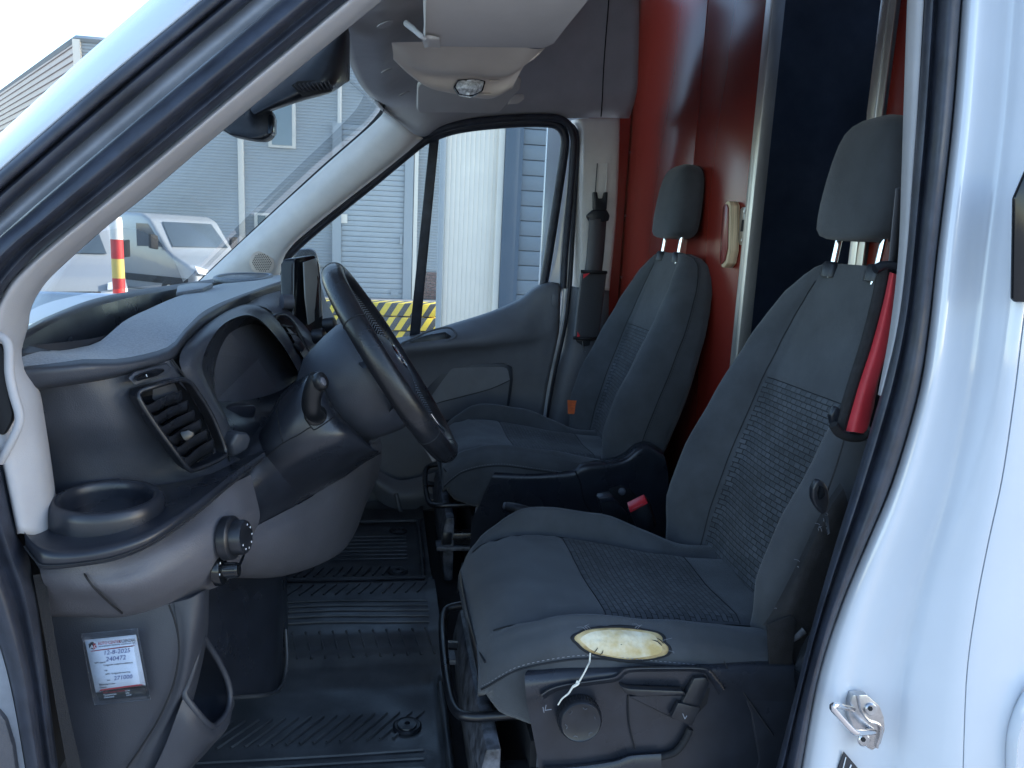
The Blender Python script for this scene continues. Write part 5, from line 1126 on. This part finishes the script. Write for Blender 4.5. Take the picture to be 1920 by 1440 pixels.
# dark valance with fraying edge at the rear side of the seat
srf('seat_skirt', [Y([(1575, 905), (1552, 940), (1528, 985), (1505, 1035), (1478, 1090), (1446, 1150), (1430, 1172)], cy+.03), Y([(1585, 925), (1562, 960), (1540, 1005), (1515, 1060), (1495, 1110), (1478, 1160), (1470, 1190)], cy+.012), Y([(1600, 980), (1585, 1030), (1560, 1090), (1540, 1140), (1520, 1180), (1500, 1220), (1490, 1250)], cy+.02)], 'pad_black', seat, n=40, sub=3)
for i in range(9):
    t = random.random(); a = 1575-145*t; b = 905+267*t
    q = (a+random.uniform(-8, 14), b+random.uniform(-4, 18))
    tube('loose_fibre', Y([(a+4, b+2), ((a+q[0])/2+3, (b+q[1])/2), q], cy+.008), .0004, 'thread', seat, n=4, seg=6)
prism('belt_anchor', Y([(1436, 1168), (1480, 1150), (1490, 1160), (1482, 1245), (1440, 1245)], cy+.016), (0, -.006, 0), 'pad_black', seat, bevel=.002)
tube('recline_bar', Y([(1484, 1196), (1496, 1188), (1506, 1180)], cy+.02), .008, 'frame_worn', seat, n=10)
ky = thing('van_key', 'black van key hanging on a thin cord beside the driver seat', 'key', at(1535, 930, y=1.02))
tube('cord', [at(1583, 824, y=1.03), at(1566, 880, y=1.022), at(1548, 930, y=1.018), at(1541, 940, y=1.016)], .0014, 'pad_black', ky, n=6)
prism('fob', [at(a, b, y=1.012) for a, b in ((1536, 900), (1530, 904), (1524, 918), (1524, 936), (1530, 950), (1543, 966), (1551, 960), (1556, 942), (1554, 918), (1546, 904))], (0, .012, 0), 'black_plastic', ky, bevel=.004, seg=3)
prism('fob_emblem', [at(a, b, y=1.0105) for a, b in ((1535, 910), (1545, 914), (1548, 930), (1536, 938), (1531, 922))], (0, .002, 0), 'black_gloss', ky, bevel=.0006)
prism('blade', [at(a, b, y=1.018) for a, b in ((1547, 966), (1552, 966), (1556, 1000), (1552, 1003))], (0, .002, 0), 'steel', ky)

# ================================================================== overhead: mirror housing, console with lamp, visors
mh = thing('mirror_housing', 'black mirror and camera housing hanging from the windscreen top', 'mirror housing', at(580, 160, y=1.75))
srf('cover', [
    A([(470, 190, 1.62), (560, 120, 1.66), (640, 50, 1.70), (655, 60, 1.78), (655, 90, 1.85)]),
    A([(470, 205, 1.58), (560, 150, 1.60), (635, 75, 1.64), (654, 85, 1.72), (656, 120, 1.82)]),
    A([(480, 215, 1.57), (560, 175, 1.58), (625, 150, 1.61), (648, 135, 1.70), (656, 140, 1.80)]),
    A([(500, 212, 1.62), (565, 190, 1.62), (620, 174, 1.66), (645, 158, 1.74), (655, 152, 1.82)]),
    A([(510, 200, 1.72), (570, 180, 1.72), (620, 165, 1.76), (640, 152, 1.82), (652, 145, 1.88)])], 'black_plastic', mh, n=40, sub=5)
vp = prism('vent_panel', A([(546, 160, 1.575), (558, 152, 1.575), (610, 148, 1.598), (620, 156, 1.60), (622, 170, 1.61), (568, 182, 1.58)]), (0, .01, 0), 'black_matte', mh, bevel=.001)
for i in range(9):
    t = i/8; tube('grille_bar', A([(553+62*t, 158-6*t, 1.568+.02*t), (559+60*t, 165-5*t, 1.570+.022*t), (567+56*t, 171-4*t, 1.575+.022*t)]), .0022, 'black_plastic', vp, n=6)
prism('mirror_foot', A([(410, 240, 1.60), (470, 195, 1.60), (505, 200, 1.62), (512, 215, 1.62), (510, 250, 1.60), (496, 262, 1.60), (470, 260, 1.59), (430, 252, 1.59)]), (0, .06, 0), 'black_plastic', mh, bevel=.010, seg=3)
prism('mirror_edge', A([(503, 214, 1.61), (513, 216, 1.61), (512, 248, 1.595), (502, 252, 1.595)]), (0, .05, 0), 'black_gloss', mh, bevel=.003)
oc = thing('overhead_console', 'pale overhead console with a clear reading lamp under the roof', 'console', at(870, 140, y=1.9))
srf('shell', [
    A([(734, 80, 1.62), (760, 79, 1.62), (850, 78, 1.62), (950, 84, 1.62), (1004, 92, 1.62), (1022, 90, 1.66)]),
    A([(735, 84, 1.66), (758, 100, 1.68), (795, 122, 1.72), (860, 132, 1.72), (950, 138, 1.72), (1000, 112, 1.66)]),
    A([(737, 100, 1.70), (765, 122, 1.74), (800, 140, 1.78), (860, 144, 1.78), (945, 146, 1.78), (985, 120, 1.74)]),
    A([(738, 112, 1.74), (770, 142, 1.79), (806, 164, 1.82), (860, 174, 1.83), (920, 182, 1.83), (960, 165, 1.80)]),
    A([(745, 112, 1.80), (780, 140, 1.86), (812, 165, 1.90), (860, 176, 1.92), (920, 184, 1.92), (965, 160, 1.90)])], 'console', oc, n=50, sub=6)
lm = prism('lamp_bezel', A([(850, 162, 1.795), (858, 149, 1.785), (895, 147, 1.785), (911, 152, 1.79), (906, 170, 1.80), (884, 181, 1.805), (860, 177, 1.80)]), (0, .02, 0), 'black_gloss', oc, bevel=.002)
srf('lamp_lens', [A([(854, 163, 1.79), (862, 152, 1.782), (890, 149, 1.782), (907, 153, 1.786)]), A([(857, 168, 1.776), (870, 162, 1.768), (888, 160, 1.768), (906, 160, 1.78)]), A([(862, 176, 1.79), (875, 178, 1.785), (888, 177, 1.785), (903, 170, 1.79)])], 'lens', lm, n=16, sub=4)
prism('lens_divider', A([(876, 150, 1.775), (884, 150, 1.775), (880, 178, 1.78), (874, 178, 1.78)]), (0, .004, 0), 'white_print', lm)
for a, b in ((928, 152), (912, 177)): tube('lamp_switch', A([(a-10, b, 1.778 if b < 160 else 1.812), (a+8, b, 1.778 if b < 160 else 1.812)]), .003, 'console', oc, n=8, flat=.5)
sv = thing('sun_visor', 'large folded sun visor on the driver side, hanging nearest the doorway', 'sun visor', at(900, 20, y=1.45), group='sun visors under the roof')
prism('board', A([(792, -40, 1.30), (795, 60, 1.44), (792, 82, 1.50), (800, 90, 1.51), (1020, 92, 1.54), (1040, 84, 1.52), (1062, 55, 1.46), (1140, -40, 1.30)]), (0, .012, .020), 'visor', sv, bevel=.008, seg=3)
srf('hinge_bulge', A and [A([(793, 66, 1.45), (806, 66, 1.45), (824, 70, 1.46)]), A([(792, 76, 1.47), (806, 74, 1.455), (824, 76, 1.47)]), A([(796, 90, 1.51), (806, 88, 1.49), (826, 90, 1.51)])], 'visor', sv, n=16)
tube('hinge_arm', A([(762, 44, 1.52), (775, 54, 1.49), (788, 66, 1.46), (798, 72, 1.46)]), [.006, .006, .005, .005], 'headliner', sv, n=10)
sv2 = thing('sun_visor', 'smaller sun visor on the passenger side, tucked under the lamp console', 'sun visor', at(870, 195, y=2.2), group='sun visors under the roof')
prism('board', A([(782, 165, 2.10), (781, 205, 2.20), (786, 212, 2.22), (920, 214, 2.24), (938, 210, 2.24), (975, 168, 2.14), (978, 152, 2.10), (960, 140, 2.05), (800, 140, 2.05)]), (0, .012, .016), 'visor', sv2, bevel=.006, seg=3)
prism('clip', A([(952, 196, 2.4), (962, 178, 2.4), (982, 176, 2.4), (984, 186, 2.4), (972, 195, 2.4)]), (0, .02, .004), 'visor', sv2, bevel=.004)

# ================================================================== partition behind the seats
PX = .955
part = thing('cab_bulkhead', 'glossy red plywood partition with aluminium edged walkway behind the seats', 'partition', (PX, 2.0, .65))
yl = at(1190, 0, x=PX).y; yl = .5*(yl+at(1164, 560, x=PX).y)
yj = .5*(at(1320, 0, x=PX).y+at(1307, 315, x=PX).y)
ya = .5*(at(1448, 0, x=PX).y+at(1402, 560, x=PX).y)
yr = .5*(at(1672, 0, x=PX).y+at(1640, 235, x=PX).y)
zt, zb_ = 2.64, .65; zm, hh = (zt+zb_)/2, zt-zb_
box('panel', (PX+.009, (yl+yj)/2+.001, zm), (.018, abs(yl-yj)-.002, hh), 'red_ply', part, bevel=.001)
box('panel', (PX+.010, (yj+ya)/2-.001, zm), (.018, abs(yj-ya)-.002, hh), 'red_ply', part, bevel=.001)
box('panel', (PX+.05, yl+.10, zm), (.018, .26, hh), 'red_ply', part, bevel=.001)
box('panel_edge', (PX-.002, yl+.006, zm), (.034, .014, hh), 'ply_edge', part, bevel=.001)
box('panel', (PX+.009, (yr+1.0)/2-.02, zm), (.018, abs(yr-1.0)-.02, hh), 'red_ply', part, bevel=.001)
for y, sg in ((ya, 1), (yr, -1)):
    e = box('edge_profile', (PX+.004, y-.002*sg, zm), (.034, .026, hh), 'alu', part, bevel=.002)
    box('profile_lip', (PX-.008, y+.016*sg, zm), (.004, .030, hh), 'alu', part, bevel=.001)
for i, z in enumerate((1.05, 1.30, 1.52, 1.77, 2.02, 2.27)):
    lathe('panel_screw', [(.0055, 0), (.0055, .001), (.003, .002), (0, .002)], (PX, yl-.030, z), (-1, 0, .01), 'steel', part, n=12)
# wooden pull and lock plate by the walkway edge
hw_ = [at(a, b, x=PX-.028) for a, b in ((1359, 384), (1362, 377), (1367, 377), (1370, 385), (1368, 470), (1363, 494), (1356, 502), (1352, 500), (1354, 440))]
pull = prism('wooden_pull', hw_, (.028, 0, 0), 'ply_edge', part, bevel=.003)
cen_ = sum(hw_, Vector())/len(hw_)
prism('pull_face', [cen_+(p_-cen_)*.90+Vector((-.0035, .006, 0)) for p_ in hw_], (.003, 0, 0), 'red_ply', pull, bevel=.001)
box('panel', (.862, 3.10, zm), (.17, .012, hh), 'red_ply', part)
lp = prism('lock_plate', [at(a, b, x=PX-.004) for a, b in ((1388, 392), (1392, 388), (1400, 388), (1403, 394), (1398, 455), (1394, 460), (1386, 459), (1384, 452))], (.003, 0, 0), 'steel', part, bevel=.001)
prism('lock_slot', [at(a, b, x=PX-.0046) for a, b in ((1391, 412), (1398, 412), (1395, 434), (1388, 434))], (.001, 0, 0), 'black_matte', lp)
for a, b in ((1395, 397), (1390, 451)): lathe('screw', [(.005, 0), (.005, .001), (.003, .0015), (0, .0015)], at(a, b, x=PX-.0045), (-1, 0, 0), 'steel', lp, n=12)

# ================================================================== service card in a clear sleeve on the dash side
cd_o = at(155, 1190, y=.972)
card = thing('service_card', 'white service reminder card in a clear sleeve stuck to the dash side', 'card', at(218, 1250, y=.97))
cq = [at(a, b, y=.9665) for a, b in ((159, 1200), (255, 1190), (274, 1288), (180, 1298))]   # tl, tr, br, bl of the paper
sq = [at(a, b, y=.9640) for a, b in ((153, 1188), (258, 1178), (283, 1311), (177, 1322))]
def CP(u, v, o=.0): return cq[0].lerp(cq[1], u).lerp(cq[3].lerp(cq[2], u), v) + Vector((0, -o, 0))
kk = 1.22
patch('paper', [CP(0, 0), CP(1, 0), CP(1, 1.0), CP(0, 1.0)], 'paper', card, n=4, thick=.0006)
prism('footer', [CP(0, 1.001, .0006), CP(.05, .985, .0006), CP(.11, .955, .0006), CP(.9, .94, .0006), CP(.98, .965, .0006), CP(1, .96, .0006), CP(1.03, 1.17, .0006), CP(.04, 1.17, .0006)], (0, .0004, 0), 'black_matte', card)
prism('stripe', [CP(.06, .982, .0008), CP(.12, .948, .0008), CP(.9, .93, .0008), CP(.97, .952, .0008), CP(.88, .958, .0008), CP(.14, .975, .0008)], (0, .0004, 0), 'print_red', card)
prism('stripe', [CP(.06, .205, .0006), CP(.95, .185, .0006), CP(.90, .21, .0006), CP(.08, .225, .0006)], (0, .0004, 0), 'print_red', card)
lg = prism('logo', [CP(.13+.085*math.cos(R_(a)), .115+.075*math.sin(R_(a)), .0006) for a in (-90, -30, 30, 90, 150, 210)], (0, .0004, 0), 'print_dark', card)
prism('logo_patch', [CP(u, v, .0009) for u, v in ((.13, .19), (.20, .16), (.20, .09), (.155, .075))], (0, .0003, 0), 'print_red', card)
ex = (cq[1]-cq[0]).normalized(); ey = (cq[0]-cq[3]).normalized(); ez = ex.cross(ey)
def TM(u, v, o=.0012):
    p = CP(u, v, o); return Matrix(((ex.x, ey.x, ez.x, p.x), (ex.y, ey.y, ez.y, p.y), (ex.z, ey.z, ez.z, p.z), (0, 0, 0, 1)))
cw = (cq[1]-cq[0]).length
def T(body, size, u, v, mat, shear=0, xs=1.0, nm='print'): text(nm, body, size*cw, TM(u, v), mat, card, depth=.0001, shear=shear, xs=xs)
T('AC', .12, .065, .165, 'print_white', .2)
T('AUTO CENTER', .10, .24, .112, 'print_red', 0, .66)
T('OLDENZAAL', .10, .655, .112, 'print_dark', 0, .56)
T('IN- & VERKOOP  REPARATIE  ONDERHOUD  APK', .038, .25, .152, 'print_dark', 0, .86)
T('12-8-2025', .135, .30, .305, 'ink', .25, .95, 'handwriting')
T('240472', .14, .32, .43, 'ink', .25, .95, 'handwriting')
T('271000', .13, .40, .80, 'ink', .25, .95, 'handwriting')
T('KM stand', .055, .10, .455, 'print_dark')
T('Volgende onderhoudsbeurt', .052, .26, .515, 'print_dark')
T('op:', .052, .26, .61, 'print_dark')
T('APK  Volgende keuring', .052, .26, .685, 'print_dark')
T('km', .052, .27, .80, 'print_dark')
T('Bijzonderheden', .05, .10, .875, 'print_dark'); T('Datum', .05, .10, .925, 'print_dark')
T('Auto Center Oldenzaal', .05, .14, 1.03, 'print_red'); T('Textielstraat', .05, .14, 1.075, 'print_white'); T('Oldenzaal', .05, .14, 1.12, 'print_white')
T('0541', .05, .58, 1.035, 'print_white'); T('info', .05, .58, 1.08, 'print_white'); T('www', .05, .58, 1.12, 'print_white')
patch('sleeve', sq, 'sleeve', card, n=6, thick=.0004)
tube('sleeve_edge', [p+Vector((0, -.0003, 0)) for p in sq], .0006, 'sleeve', card, n=5, lin=True, closed=True, seg=80)
# ================================================================== the yard outside
material('ground', (.26, .26, .27), .9, noise_s=1.5, noise_a=.2, bump=.4, bump_s=30)
material('clad_grey', (.28, .31, .33), .5, noise_s=.8, noise_a=.06)
material('clad_sun_tint', (.36, .28, .25), .5, noise_s=.8, noise_a=.06)  # low sun on the end wall is put into this warm colour
material('door_blue', (.15, .18, .21), .45, noise_s=2, noise_a=.06)
material('door_grey', (.32, .35, .37), .45, noise_s=2, noise_a=.05)
material('frame_blue', (.05, .078, .115), .5)
material('panel_white', (.66, .615, .54), .5, noise_s=1.2, noise_a=.04)
material('frame_grey', (.28, .31, .33), .5)
material('brick', (.16, .10, .085), .85, noise_s=9, noise_a=.3)
material('glass_dark', (.10, .16, .20), .08)
material('van_glass', (.05, .07, .09), .06)
material('van_white', (.27, .29, .31), .25, coat=.5)
material('tyre', (.012, .012, .013), .8)
material('lamp_clear', (.7, .72, .75), .1)
material('post_red', (.55, .03, .03), .5); material('post_white', (.72, .70, .66), .5); material('post_yellow', (.70, .50, .12), .5)
def stripes():
    m = material('hazard_stripes', (.6, .45, .03), .6); t = m.node_tree; L = t.links.new; b = t.nodes['Principled BSDF']
    tc = t.nodes.new('ShaderNodeTexCoord'); sx = t.nodes.new('ShaderNodeSeparateXYZ'); L(tc.outputs['Object'], sx.inputs[0])
    a = t.nodes.new('ShaderNodeMath'); a.operation = 'MULTIPLY_ADD'; a.inputs[1].default_value = -.62; L(sx.outputs['Z'], a.inputs[0]); L(sx.outputs['X'], a.inputs[2])
    y = t.nodes.new('ShaderNodeMath'); y.operation = 'MULTIPLY_ADD'; y.inputs[1].default_value = -.5; L(sx.outputs['Y'], y.inputs[0]); L(a.outputs[0], y.inputs[2])
    d = t.nodes.new('ShaderNodeMath'); d.operation = 'MULTIPLY'; d.inputs[1].default_value = 5.2; L(y.outputs[0], d.inputs[0])
    f = t.nodes.new('ShaderNodeMath'); f.operation = 'FRACT'; L(d.outputs[0], f.inputs[0])
    g = t.nodes.new('ShaderNodeMath'); g.operation = 'GREATER_THAN'; g.inputs[1].default_value = .5; L(f.outputs[0], g.inputs[0])
    n = t.nodes.new('ShaderNodeTexNoise'); n.inputs['Scale'].default_value = 14; n.inputs['Detail'].default_value = 6; L(tc.outputs['Object'], n.inputs['Vector'])
    mx = t.nodes.new('ShaderNodeMix'); mx.data_type = 'RGBA'; L(g.outputs[0], mx.inputs[0]); mx.inputs[6].default_value = (.055, .06, .065, 1); mx.inputs[7].default_value = (.70, .52, .05, 1)
    m2 = t.nodes.new('ShaderNodeMix'); m2.data_type = 'RGBA'; m2.blend_type = 'MULTIPLY'; m2.inputs[0].default_value = .55; L(mx.outputs[2], m2.inputs[6]); L(n.outputs['Color'], m2.inputs[7]); L(mx.outputs[2], b.inputs['Base Color'])
stripes()
g = build('ground', [(-300, -300, 0), (300, -300, 0), (300, 300, 0), (-300, 300, 0)], [(0, 1, 2, 3)], 'ground', None, smooth=False)
tag(g, kind='structure')
def ribbed(name, a, b, z0, z1, pitch, mat, parent, depth=.018):
    """metal cladding with horizontal ribs between two ground points"""
    a, b = Vector(a), Vector(b); t = (b-a).normalized(); nrm = Vector((t.y, -t.x, 0)); V = []; z = z0; k = 0
    while z < z1:
        for dz, d in ((0, 0), (.45, 0), (.55, 1), (.95, 1)):
            zz = min(z1, z+dz*pitch)
            V += [Vector((a.x, a.y, zz))+nrm*d*depth, Vector((b.x, b.y, zz))+nrm*d*depth]
        z += pitch
    F = [(2*i, 2*i+1, 2*i+3, 2*i+2) for i in range(len(V)//2-1)]
    return build(name, V, F, mat, parent, smooth=False)
FY = 20.5; _c = at(145, 75, y=FY); XC, ZT_ = _c.x, _c.z; _l = at(-30, 196, z=ZT_)
hall = thing('warehouse', 'large grey ribbed metal warehouse filling the view through the windscreen', 'warehouse', (0, FY, 0))
ribbed('cladding', (XC, FY), (2.0, FY), .75, ZT_, .075, 'clad_grey', hall)
ribbed('cladding', (_l.x, _l.y), (XC, FY), 0, ZT_, .16, 'clad_sun_tint', hall, .03)
prism('core', [(XC+.1, FY+.1, 0), (6, FY+.1, 0), (6, _l.y+4, 0), (_l.x+.3, _l.y+.2, 0)], (0, 0, ZT_-.05), 'clad_grey', hall)
tube('roof_edge', [Vector((_l.x, _l.y, ZT_+.03)), Vector((XC-.03, FY-.03, ZT_+.03)), Vector((2, FY-.03, ZT_+.03))], .07, 'frame_grey', hall, n=4, lin=True, seg=30)
box('corner_trim', (XC, FY-.04, ZT_/2), (.16, .12, ZT_), 'panel_white', hall)
def fx(px, y=FY): return at(px, 430, y=y).x
def fz(px, py, y=FY): return at(px, py, y=y).z
V = []                                                                      # brick plinth, piece by piece
pl_ = box('plinth', (fx(780), FY+.02, .37), (3.0, .06, .74), 'frame_grey', hall)
bm_ = None
x0 = fx(786)
for r in range(9):
    for c in range(4):
        nm = box('brick', (x0+.11+c*.225+(.11 if r % 2 else 0), FY-.03, .05+r*.08), (.21, .06, .066), 'brick', hall)
for px, wd in ((455, .14), (636, .10)): box('downpipe', (fx(px), FY-.06, 3.2), (wd, .08, 6.2), 'panel_white', hall, bevel=.01)
def window(px0, px1, py0, py1, n=2):
    xa, xb = fx(px0), fx(px1); za, zb2 = fz((px0+px1)/2, py1), fz((px0+px1)/2, py0)
    wn = box('window', ((xa+xb)/2, FY-.05, (za+zb2)/2), (xb-xa, .08, zb2-za), 'panel_white', hall, bevel=.01)
    for i in range(n):
        w_ = (xb-xa-.12)/n
        box('pane', (xa+.06+w_*(i+.5), FY-.10, (za+zb2)/2), (w_-.05, .02, zb2-za-.12), 'glass_dark', wn)
window(506, 556, 190, 278, 1); window(478, 524, 400, 470, 2)
# sectional doors
def sect(parent, px0, px1, y, z0, z1, ph, mat, fmat, fw_=.12):
    xa, xb = fx(px0, y), fx(px1, y); k = 0; z = z0
    d = box('sectional_door', ((xa+xb)/2, y+.03, (z0+z1)/2), (xb-xa, .03, z1-z0), mat, parent)
    while z < z1-.02:
        h = min(ph, z1-z); box('door_panel', ((xa+xb)/2, y-.01, z+h/2), (xb-xa, .04, h-.010), mat, d, bevel=.006); z += ph
    for x in (xa-fw_/2, xb+fw_/2): box('door_frame', (x, y-.03, (z0+z1)/2), (fw_, .12, z1-z0), fmat, parent)
    return d
d1 = sect(hall, 640, 757, FY-.08, 0, 4.3, .13, 'door_grey', 'frame_grey', .22)
box('notice', (fx(645), FY-.13, fz(645, 410)), (.18, .01, .22), 'panel_white', d1)
box('door_vent', (fx(742), FY-.13, fz(742, 548)), (.20, .02, .16), 'frame_grey', d1)
box('door_handle', (fx(752), FY-.14, fz(752, 450)), (.06, .05, .22), 'frame_grey', d1)
box('service_pipe', (fx(778), FY-.1, 2.6), (.10, .1, 5.2), 'panel_white', hall)
NY = 10.0
near = thing('loading_bay', 'white panelled loading bay with a blue frame and blue grey sectional door', 'building', (1.5, NY, 0))
xa, xb = fx(834, NY), fx(930, NY)
box('wall', ((xa+3.2)/2, NY+.3, 3.0), (3.2-xa, .4, 6.0), 'panel_white', near)
n_ = 11
for i in range(n_):
    w_ = (xb-xa)/n_; box('wall_panel', (xa+w_*(i+.5), NY+.085, 3.0), (w_-.0015, .05, 6.0), 'panel_white', near, bevel=.0015)
box('downpipe', (fx(827, NY), NY+.05, 3.0), (.07, .09, 6.0), 'frame_grey', near, bevel=.01)
box('corner_trim', (fx(934, NY), NY+.03, 3.0), (fx(940, NY)-fx(929, NY), .10, 6.0), 'panel_white', near)
box('blue_post', ((fx(940, NY)+fx(966, NY))/2, NY+.0, 3.0), (fx(966, NY)-fx(940, NY), .14, 6.0), 'frame_blue', near, bevel=.006)
sect(near, 972, 1160, NY+.02, 0, 4.6, .19, 'door_blue', 'frame_blue', .05)
# striped concrete blocks
for i, (x, z, l, yv) in enumerate(((-.75, 0, .95, 12.0), (.28, 0, 1.05, 12.02), (-.72, .215, .95, 12.03), (.30, .215, 1.0, 11.98), (-.70, .43, .9, 12.0), (.25, .43, 1.08, 12.02))):
    lab = ('left block of the bottom row', 'right block of the bottom row', 'left block of the middle row', 'right block of the middle row', 'left block on top of the stack', 'right block on top of the stack')[i]
    b_ = box('barrier_block', (0, 0, .10), (l, .42, .195), 'hazard_stripes', None, bevel=.012)
    b_.location = (x, yv, z+.002); b_.rotation_euler = (0, 0, R_(random.uniform(-3, 3)))
    tag(b_, 'yellow and black striped barrier, '+lab, 'barrier', 'striped barrier blocks stacked in the yard')
# red and white marker post
po = thing('marker_post', 'red and white banded marker post seen through the windscreen', 'post', (fx(218, 6.0), 6.0, 0))
pxp = fx(218, 6.0); zt_ = fz(218, 412, 6.0); nb = 12
for i in range(nb):
    z0 = zt_*i/nb; lathe('band', [(.042, 0), (.042, zt_/nb)], (pxp, 6.0, z0), (0, 0, 1), ('post_yellow', 'post_white', 'post_yellow', 'post_white', 'post_red', 'post_white')[i % 6] if i < 6 else ('post_yellow', 'post_white', 'post_red', 'post_yellow', 'post_red', 'post_white')[i % 6], po, n=16)
lathe('cap', [(.042, 0), (.035, .02), (0, .025)], (pxp, 6.0, zt_), (0, 0, 1), 'post_white', po, n=16)
# parked vans
def parked(label, loc, ang, sc_=1):
    v = thing('parked_van', label, 'van', (0, 0, 0), 'white vans parked in the yard')
    pr = [(0.02, .32), (0, .62), (.06, .86), (.22, 1.02), (.80, 1.24), (1.00, 1.36), (1.62, 2.06), (1.95, 2.20), (5.2, 2.24), (5.38, 2.10), (5.4, .35)]
    prism('body', [(a, -.98, b) for a, b in pr], (0, 1.96, 0), 'van_white', v, bevel=.09, seg=4)
    dw = Vector((.62, 0, .70)).normalized(); nr = Vector((-.70, 0, .62)).normalized()*.012
    prism('windscreen', [Vector((1.04, -.80, 1.42))+nr, Vector((1.04, .80, 1.42))+nr, Vector((1.55, .70, 2.0))+nr, Vector((1.55, -.70, 2.0))+nr], nr, 'van_glass', v, bevel=.004)
    for sg in (-1, 1):
        ys = sg*.985
        prism('side_window', [Vector((1.15, ys, 1.42)), Vector((2.15, ys, 1.40)), Vector((2.15, ys, 1.95)), Vector((1.68, ys, 1.95))], (0, sg*.008, 0), 'van_glass', v)
        prism('headlight', [Vector((-.012, sg*.60, .80)), Vector((-.0, sg*.90, .84)), Vector((.10, sg*.93, 1.02)), Vector((.04, sg*.62, .93))], (-.03, 0, .01), 'lamp_clear', v, bevel=.004)
        prism('mirror', [Vector((1.20, sg*1.06, 1.35)), Vector((1.20, sg*1.26, 1.38)), Vector((1.20, sg*1.26, 1.72)), Vector((1.20, sg*1.06, 1.68))], (.10, 0, 0), 'tyre', v, bevel=.02)
        for l in (.92, 4.35):
            wl_ = lathe('wheel', [(.20, .0), (.30, .0), (.345, .03), (.345, .20), (.30, .225), (.20, .22), (.18, .19), (0, .19)], (l, sg*.80, .345), (0, sg, 0), 'tyre', v, n=28)
            lathe('rim', [(.19, .215), (.17, .20), (.05, .205), (0, .206)], (l, sg*.80, .345), (0, sg, 0), 'alu', wl_, n=20)
        prism('side_trim', [Vector((.25, ys, .55)), Vector((5.3, ys, .55)), Vector((5.3, ys, .72)), Vector((.25, ys, .72))], (0, sg*.02, 0), 'tyre', v, bevel=.008)
    prism('bumper', [Vector((-.03, -.96, .30)), Vector((-.03, .96, .30)), Vector((-.03, .96, .56)), Vector((-.03, -.96, .56))], (.10, 0, 0), 'tyre', v, bevel=.03)
    prism('grille', [Vector((-.02, -.50, .62)), Vector((-.02, .50, .62)), Vector((-.005, .50, .78)), Vector((-.005, -.50, .78))], (.04, 0, 0), 'tyre', v, bevel=.01)
    prism('number_plate', [Vector((-.045, -.26, .42)), Vector((-.045, .26, .42)), Vector((-.045, .26, .52)), Vector((-.045, -.26, .52))], (.02, 0, 0), 'post_yellow', v)
    v.location = loc; v.rotation_euler = (0, 0, ang); v.scale = (sc_, sc_, sc_)
    return v
parked('white van parked nose towards the doorway in front of the warehouse', (fx(436, 17.0), 16.6, 0), R_(180-40), .84)
parked('white van nearest the windscreen, mostly hidden behind the pale pillar', (fx(150, 12.5), 12.0, 0), R_(180-62), .80)
# door mirror on the far side of the van
prism('door_mirror', A([(548, 478, 3.05), (556, 468, 3.05), (584, 466, 3.05), (594, 474, 3.05), (600, 500, 3.05), (600, 560, 3.05), (552, 560, 3.05)]), (-.02, .22, 0), 'black_plastic', van, bevel=.02, seg=3)
